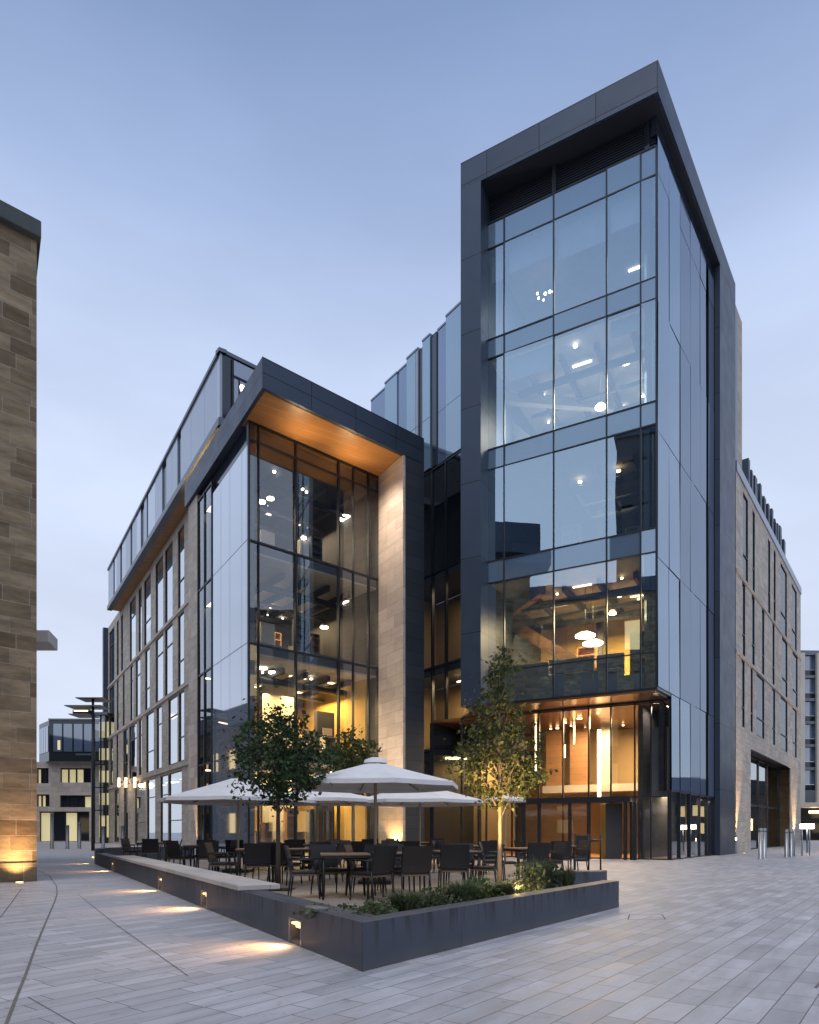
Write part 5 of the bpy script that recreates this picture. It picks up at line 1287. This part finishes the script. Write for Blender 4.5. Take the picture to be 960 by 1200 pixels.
# ------------------------------------------------------------------ bollards, lamp mast, screens
def bollard(label, u, Y, h, r_, mat='steel', lit=False, group='steel bollards'):
    x, y = px(u, Y)[:2]; t = thing('bollard', label, 'bollard', (x, y, 0), group)
    b = MB(); b.lathe([(r_ * 1.35, 0), (r_ * 1.35, .03), (r_, .035), (r_, h - .02), (r_ * .9, h), (0, h)], n=18, c=(x, y, 0)); b.build('post', M[mat], t)
    if lit:
        l = MB(); l.lathe([(r_ * 1.04, h * .72), (r_ * 1.04, h * .86)], n=18, c=(x, y, 0)); l.build('light_ring', M['lamp_warm'], t)
    else:
        l = MB(); l.lathe([(r_ * 1.03, h * .88), (r_ * 1.03, h * .92)], n=18, c=(x, y, 0)); l.build('band', M['grey_metal'], t)
    return t
for lab, u, Y, h in (('tall steel bollard next to the old stone building', 61, 45, 2.4), ('slim steel bollard, second from the old stone building', 79, 45, 1.55), ('steel bollard, third from the old stone building', 93, 45, 1.75), ('steel bollard just right of the lamp mast', 121, 47, 1.5), ('slim post in front of the stone wing, right of the lamp mast', 144, 44, 1.5)):
    bollard(lab, u, Y, h, .11, 'grey_metal')
for lab, u, Y, h in (('pair-mate bollard nearest us before the shop opening', 891.5, 27.6, 1.25), ('slim bollard tight against its twin before the shop opening', 896, 28.3, 1.25), ('stout bollard beside the glass screen, left one', 922, 29.5, 1.2), ('stout bollard beside the glass screen, right one', 927.5, 29.8, 1.2)):
    bollard(lab, u, Y, h, .085, 'steel')
for lab, u, Y in (('lit low bollard nearest the tower corner', 817, 31, ), ('lit low bollard, second from the tower corner', 834, 33.5), ('lit low bollard at the dark frame column', 847, 34.5), ('lit low bollard before the stone wing uplight', 862, 34.8)):
    bollard(lab, u, Y, .95, .06, 'grey_metal', True, 'lit bollards along the tower')
lm = thing('lamp_mast', 'tall dark lamp mast with flat louvred arms at the lane end', 'street lamp', (*px(109, 40)[:2], 0))
x, y = px(109, 40)[:2]
m_ = MB(); m_.tube((x, y, 0), (x, y, fz(819, 40)), .10, .07, n=12); m_.build('mast', M['soffit_dark'], lm)
for v, ua, ub in ((819, 92, 124), (828, 79, 122), (838, 84, 108)):
    m_ = MB(); z = fz(v, 40); m_.prism([(px(ua, 40)[0], 39.6), (px(ub, 40)[0], 39.6), (px(ub, 40)[0], 40.9), (px(ua, 40)[0], 40.9)], z - .03, z + .02); m_.build('arm', M['grey_metal'], lm, bevel=.01)
m_ = MB(); z = fz(834, 40); m_.box(px(86, 40)[0], px(106, 40)[0], 39.9, 40.4, z - .12, z + .10); m_.build('lamp_housing', M['louvre'], lm, bevel=.02)
m_ = MB(); m_.box(px(88, 40)[0], px(104, 40)[0], 39.86, 39.9, z + .0, z + .06); m_.build('lens', M['lamp_soft'], lm)
m_ = MB(); z = fz(884, 40); m_.box(px(89, 40)[0], px(109, 40)[0], 39.95, 40.05, z - .04, z + .04); m_.build('bracket', M['grey_metal'], lm)
# glass screens by the right wing
gs = thing('glass_screen', 'low framed glass screen beside the stout bollards at the right', 'screen', (*px(940, 31)[:2], 0))
xa, xb = px(931, 31)[0], px(949, 32)[0]
for k in range(3):
    xx = xa + (xb - xa) * k / 2; m_ = MB(); m_.tube((xx, 31 + k * .5, 0), (xx, 31 + k * .5, 1.25), .03, n=8); m_.build('post', M['steel'], gs)
    if k < 2:
        x2 = xa + (xb - xa) * (k + 1) / 2; m_ = MB(); m_.face([(xx + .04, 31 + k * .5, .1), (x2 - .04, 31.5 + k * .5, .1), (x2 - .04, 31.5 + k * .5, 1.2), (xx + .04, 31 + k * .5, 1.2)]); m_.build('pane', M['glass_rail'], gs, weld=False)
bl = thing('box_lantern', 'glowing box lantern on a post at the right edge', 'lamp', (*px(946, 36)[:2], 0))
x, y = px(946, 36)[:2]
m_ = MB(); m_.tube((x, y, 0), (x, y, 1.25), .04, n=10); m_.build('post', M['grey_metal'], bl)
m_ = MB(); m_.box(x - .28, x + .28, y - .2, y + .2, 1.27, 1.52); m_.build('shade', M['lamp_white'], bl, bevel=.02)
m_ = MB(); m_.box(x - .30, x + .30, y - .22, y + .22, 1.525, 1.56); m_.build('lid', M['grey_metal'], bl)
# cafe barrier at the doors
cb = thing('cafe_barrier', 'dark cafe barrier with a banner panel and rail before the entrance', 'barrier', (*px(690, 19)[:2], 0))
Yb = 19.0; xa, xm, xb = px(674, Yb)[0], px(690, Yb)[0], px(704, Yb + .3)[0]
for xx, yy in ((xa, Yb), (xm, Yb), (xb, Yb + .3)):
    m_ = MB(); m_.tube((xx, yy, .02), (xx, yy, 1.05), .025, n=8); m_.lathe([(.14, .0), (.14, .02), (.03, .03)], n=14, c=(xx, yy, 0)); m_.build('post', M['black_metal'], cb)
m_ = MB(); m_.box(xa + .03, xm - .03, Yb - .01, Yb + .01, .28, 1.0); m_.build('banner', M['black_weave'], cb)
m_ = MB(); m_.tube((xm, Yb, .86), (xb, Yb + .3, .86), .035, n=8); m_.build('rail', M['black_metal'], cb)

# ------------------------------------------------------------------ pendant and wall lamps
def tube_lamp(label, u, v0, v1, d, r_=.035):
    s_ = LF.s(u, d); z1, z0 = LF.z(v0, s_, d), LF.z(v1, s_, d); x, y = LF.xy(s_, d)
    t = thing('pendant_lamp', label, 'pendant lamp', (x, y, z0), 'lobby tube pendants')
    m_ = MB(); m_.tube((x, y, z0), (x, y, z1), r_, n=10); m_.build('tube', M['lamp_lobby'], t)
    m_ = MB(); m_.tube((x, y, z1), (x, y, 6.19), .008, n=6); m_.build('cord', M['black_metal'], t)
for a in (('leftmost glowing tube pendant of the lobby, beside the treetop', 628, 846, 905, -2), ('second glowing tube pendant from the olive tree', 660, 846, 862, -2.5), ('low short tube pendant over the lobby doors', 662, 873, 888, -3.2), ('thin tube pendant in the middle of the lobby', 673, 846, 872, -2.8), ('high short tube pendant right of the lobby middle', 691, 838, 854, -2)): tube_lamp(*a)
s_ = LF.s(702, -3); m_ = MB(); LF.box(m_, s_ - .07, s_ + .07, 2.5, 5.75, -3.1, -3.0)
tag(m_.build('light_column', M['lamp_lobby'], None), 'tall glowing light strip on the lobby column above the doors', 'lamp')
def disc_lamp(label, fr, u, v, d, r_, mat, ztop, group):
    s_ = fr.s(u, d); z = fr.z(v, s_, d); x, y = fr.xy(s_, d)
    t = thing('pendant_lamp', label, 'pendant lamp', (x, y, z), group)
    m_ = MB(); m_.lathe([(0, 0), (r_, .0), (r_, .06)], n=20, c=(x, y, z)); m_.build('diffuser', M[mat], t)
    m_ = MB(); m_.lathe([(r_ + .005, .061), (r_ * .5, .18), (0.02, .2)], n=20, c=(x, y, z)); m_.build('shade', M['black_metal'], t)
    m_ = MB(); m_.tube((x, y, z + .2), (x, y, ztop), .01, n=6); m_.build('cord', M['black_metal'], t)
gp = 'round pendants in the tower'
disc_lamp('large round pendant lamp in the first tower storey, left one of two', TF, 686, 746, -2.5, .42, 'lamp_white', 11.5, gp)
disc_lamp('large round pendant lamp in the first tower storey, right one of two', TF, 695, 755, -2.2, .42, 'lamp_white', 11.5, gp)
disc_lamp('small pendant lamp above the grey sofas at the frame column', TF, 580, 769, -1.5, .3, 'lamp_white', 11.5, gp)
disc_lamp('small pendant lamp near the corner of the first tower storey', TF, 718, 720, -3, .15, 'lamp_white', 11.5, gp)
disc_lamp('small bright pendant in the third tower storey by the middle mullion', TF, 704, 478, -2, .22, 'lamp_white', 20.9, gp)
disc_lamp('second bright pendant in the third tower storey, nearer the corner', TF, 733, 425, -3, .2, 'lamp_white', 20.9, gp)
gq = 'round lamps in the canopy bay'
disc_lamp('wide round lamp in the top storey of the canopy bay', GF, 404, 608, -2.5, .36, 'lamp_white', 17.4, gq)
disc_lamp('wide round lamp in the middle storey of the canopy bay', GF, 411, 708, -2.5, .38, 'lamp_white', 12.7, gq)
disc_lamp('small spot lamp left in the top storey of the canopy bay', GF, 307, 589, -2, .16, 'lamp_white', 17.4, gq)
disc_lamp('twin of the top left spot lamp in the canopy bay', GF, 317, 585, -2, .16, 'lamp_white', 17.4, gq)
disc_lamp('round lamp low left above the tree in the canopy bay', GF, 308, 784, -2, .2, 'lamp_white', 8.5, gq)
disc_lamp('second round lamp above the tree in the canopy bay', GF, 320, 789, -2, .2, 'lamp_white', 8.5, gq)
disc_lamp('flat lamp in the middle storey left of the centre mullion', GF, 380, 736, -3, .2, 'lamp_white', 12.7, gq)
disc_lamp('lamp between the two middle mullions of the canopy bay', GF, 356, 631, -3, .13, 'lamp_white', 17.4, gq)
for lab, u in (('wall lantern nearest us on the left stone wing', 158), ('middle wall lantern on the left stone wing', 147.5), ('farthest wall lantern on the left stone wing', 139.5)):
    s_ = SL.s(u, .3); z = SL.z(917, s_, .3); x, y = SL.xy(s_, .3)
    t = thing('wall_lantern', lab, 'lamp', (x, y, z), 'wall lanterns on the stone wing')
    m_ = MB(); m_.lathe([(.0, -.42), (.11, -.42), (.11, .42), (0, .42)], n=14, c=(x, y, z)); m_.build('shade', M['lamp_lantern'], t)
    m_ = MB(); SL.box(m_, s_ - .05, s_ + .05, z - .1, z + .1, .003, .14); m_.build('bracket', M['black_metal'], t)
    light('lantern_light', 'POINT', SL.P(s_, z - .2, .75), 30, (1, .70, .38), size=.2)
# uplights at the feet of walls, plus added fill spots for the pier
def ground_light(label, xy, aim, e, spot=50, col=(1, .60, .24)):
    x, y = xy; t = thing('ground_uplight', label, 'lamp', (x, y, 0), 'uplights set in the paving')
    m_ = MB(); m_.lathe([(.11, .005), (.11, .022), (.085, .024)], n=18, c=(x, y, 0)); m_.build('ring', M['steel'], t)
    m_ = MB(); m_.lathe([(.084, .022), (0, .023)], n=18, c=(x, y, 0)); m_.build('lens', M['lamp_lobby'], t)
    light('wall_wash', 'SPOT', (x, y, .06), e, col, aim=aim, size=.06, spot=spot, blend=.7)
s_ = OSf.s(22, .25); ground_light('glowing ground light at the foot of the old stone building', OSf.xy(s_, .33), OSf.P(s_, 1.25, 0.0), 110, 105)
light('wall_wash', 'SPOT', OSf.P(s_, .08, .45), 150, (1, .52, .17), aim=OSf.P(s_, 2.0, 0), size=.08, spot=70, blend=1.0)
s_ = GL.s(227, .3); ground_light('ground light at the stone pier by the left parasol', GL.xy(s_, .35), GL.P(s_, 3.0, 0.0), 420, 55)
pp = cc(Pp, -.35, .6); ground_light('ground light at the pale pier behind the large parasol', pp, (cc(Pp, 0, .9)[0], cc(Pp, 0, .9)[1], 4.5), 420, 95)
for z_, e_ in ((9.0, 1500), (14.5, 900)): light('pier_fill', 'SPOT', (*cc(Pp, -2.6, .5), .3 if z_ < 10 else 17.6), e_, (1, .78, .60), aim=(*cc(Pp, 0, 1.2), z_), size=.2, spot=80, blend=1.0)  # unseen fill spots added to brighten the pale pier
s_ = RF.s(867.5, .3); ground_light('ground light at the dark column end of the stone wing', RF.xy(s_, .5), RF.P(s_ + .1, 3.0, 0), 1500, 60)
s_ = RF.s(936, .3); ground_light('ground light at the far end of the stone wing', RF.xy(s_, .5), RF.P(s_, 3.6, 0), 1500, 55)
# warm lights of the places that glow in the photograph
light('lobby_glow', 'AREA', LF.P(LF.s(690), 6.0, -2.6), 620, (1, .68, .36), aim=LF.P(LF.s(690), 0, -2.6), size=3.0)
light('entrance_downlight', 'SPOT', LF.P(LF.s(700), 6.25, .7), 260, (1, .66, .34), aim=LF.P(LF.s(700), 0, .9), size=.1, spot=80)
light('entrance_downlight', 'SPOT', LF.P(LF.s(645), 6.25, .7), 230, (1, .66, .34), aim=LF.P(LF.s(645), 0, .9), size=.1, spot=80)
for s_, e in ((2.8, 800), (5.2, 900), (8.0, 420), (13.0, 60)):
    light('soffit_light', 'SPOT', RBL.P(s_, 19.4, -1.6), e, (1, .58, .18), aim=RBL.P(s_, 21.0, -1.2), size=.2, spot=140, blend=1.0)
for s_ in (2.0, 4.6): light('canopy_light', 'SPOT', GF.P(s_, 16.6, .7), 110, (1, .66, .34), aim=GF.P(s_ + .2, 18.0, 1.3), size=.2, spot=140, blend=1.0)

# ------------------------------------------------------------------ paving details
def strip(name, pts, w_, z, mat):
    m_ = MB()
    for a, b in zip(pts[:-1], pts[1:]):
        a, b = Vector(a), Vector(b); d = (b - a).normalized(); n = Vector((d.y, -d.x)) * w_ / 2
        m_.face([(*(a - n), z), (*(b - n), z), (*(b + n), z), (*(a + n), z)])
    return m_.build(name, mat, kind='structure')
def gp_(u, v): Y = F * EYE / (v - HZ); return ((u - CX) / F * Y, Y)
strip('drain_channel', [gp_(u, v) for u, v in ((44, 1020), (58, 1027), (66, 1038), (67, 1048), (64, 1057), (52, 1085), (42, 1109), (31, 1140), (18, 1172), (2, 1215))], .02, .004, M['drain'])
strip('paving_joint', [gp_(u, v) for u, v in ((91, 1048), (135, 1083), (220, 1144))], .007, .004, M['joint'])
strip('paving_joint', [gp_(u, v) for u, v in ((33, 1169), (85, 1199), (110, 1216))], .005, .004, M['joint'])
strip('paving_joint', [gp_(u, v) for u, v in ((25, 1042), (12, 1060), (0, 1076))], .01, .004, M['joint'])
mh = [gp_(738, 1072), gp_(776, 1072), gp_(780, 1078), gp_(736, 1078)]
strip('manhole_edge', mh + [mh[0]], .012, .004, M['joint'])
strip('drain_slot', [gp_(956, 1158), gp_(972, 1140)], .02, .004, M['drain'])
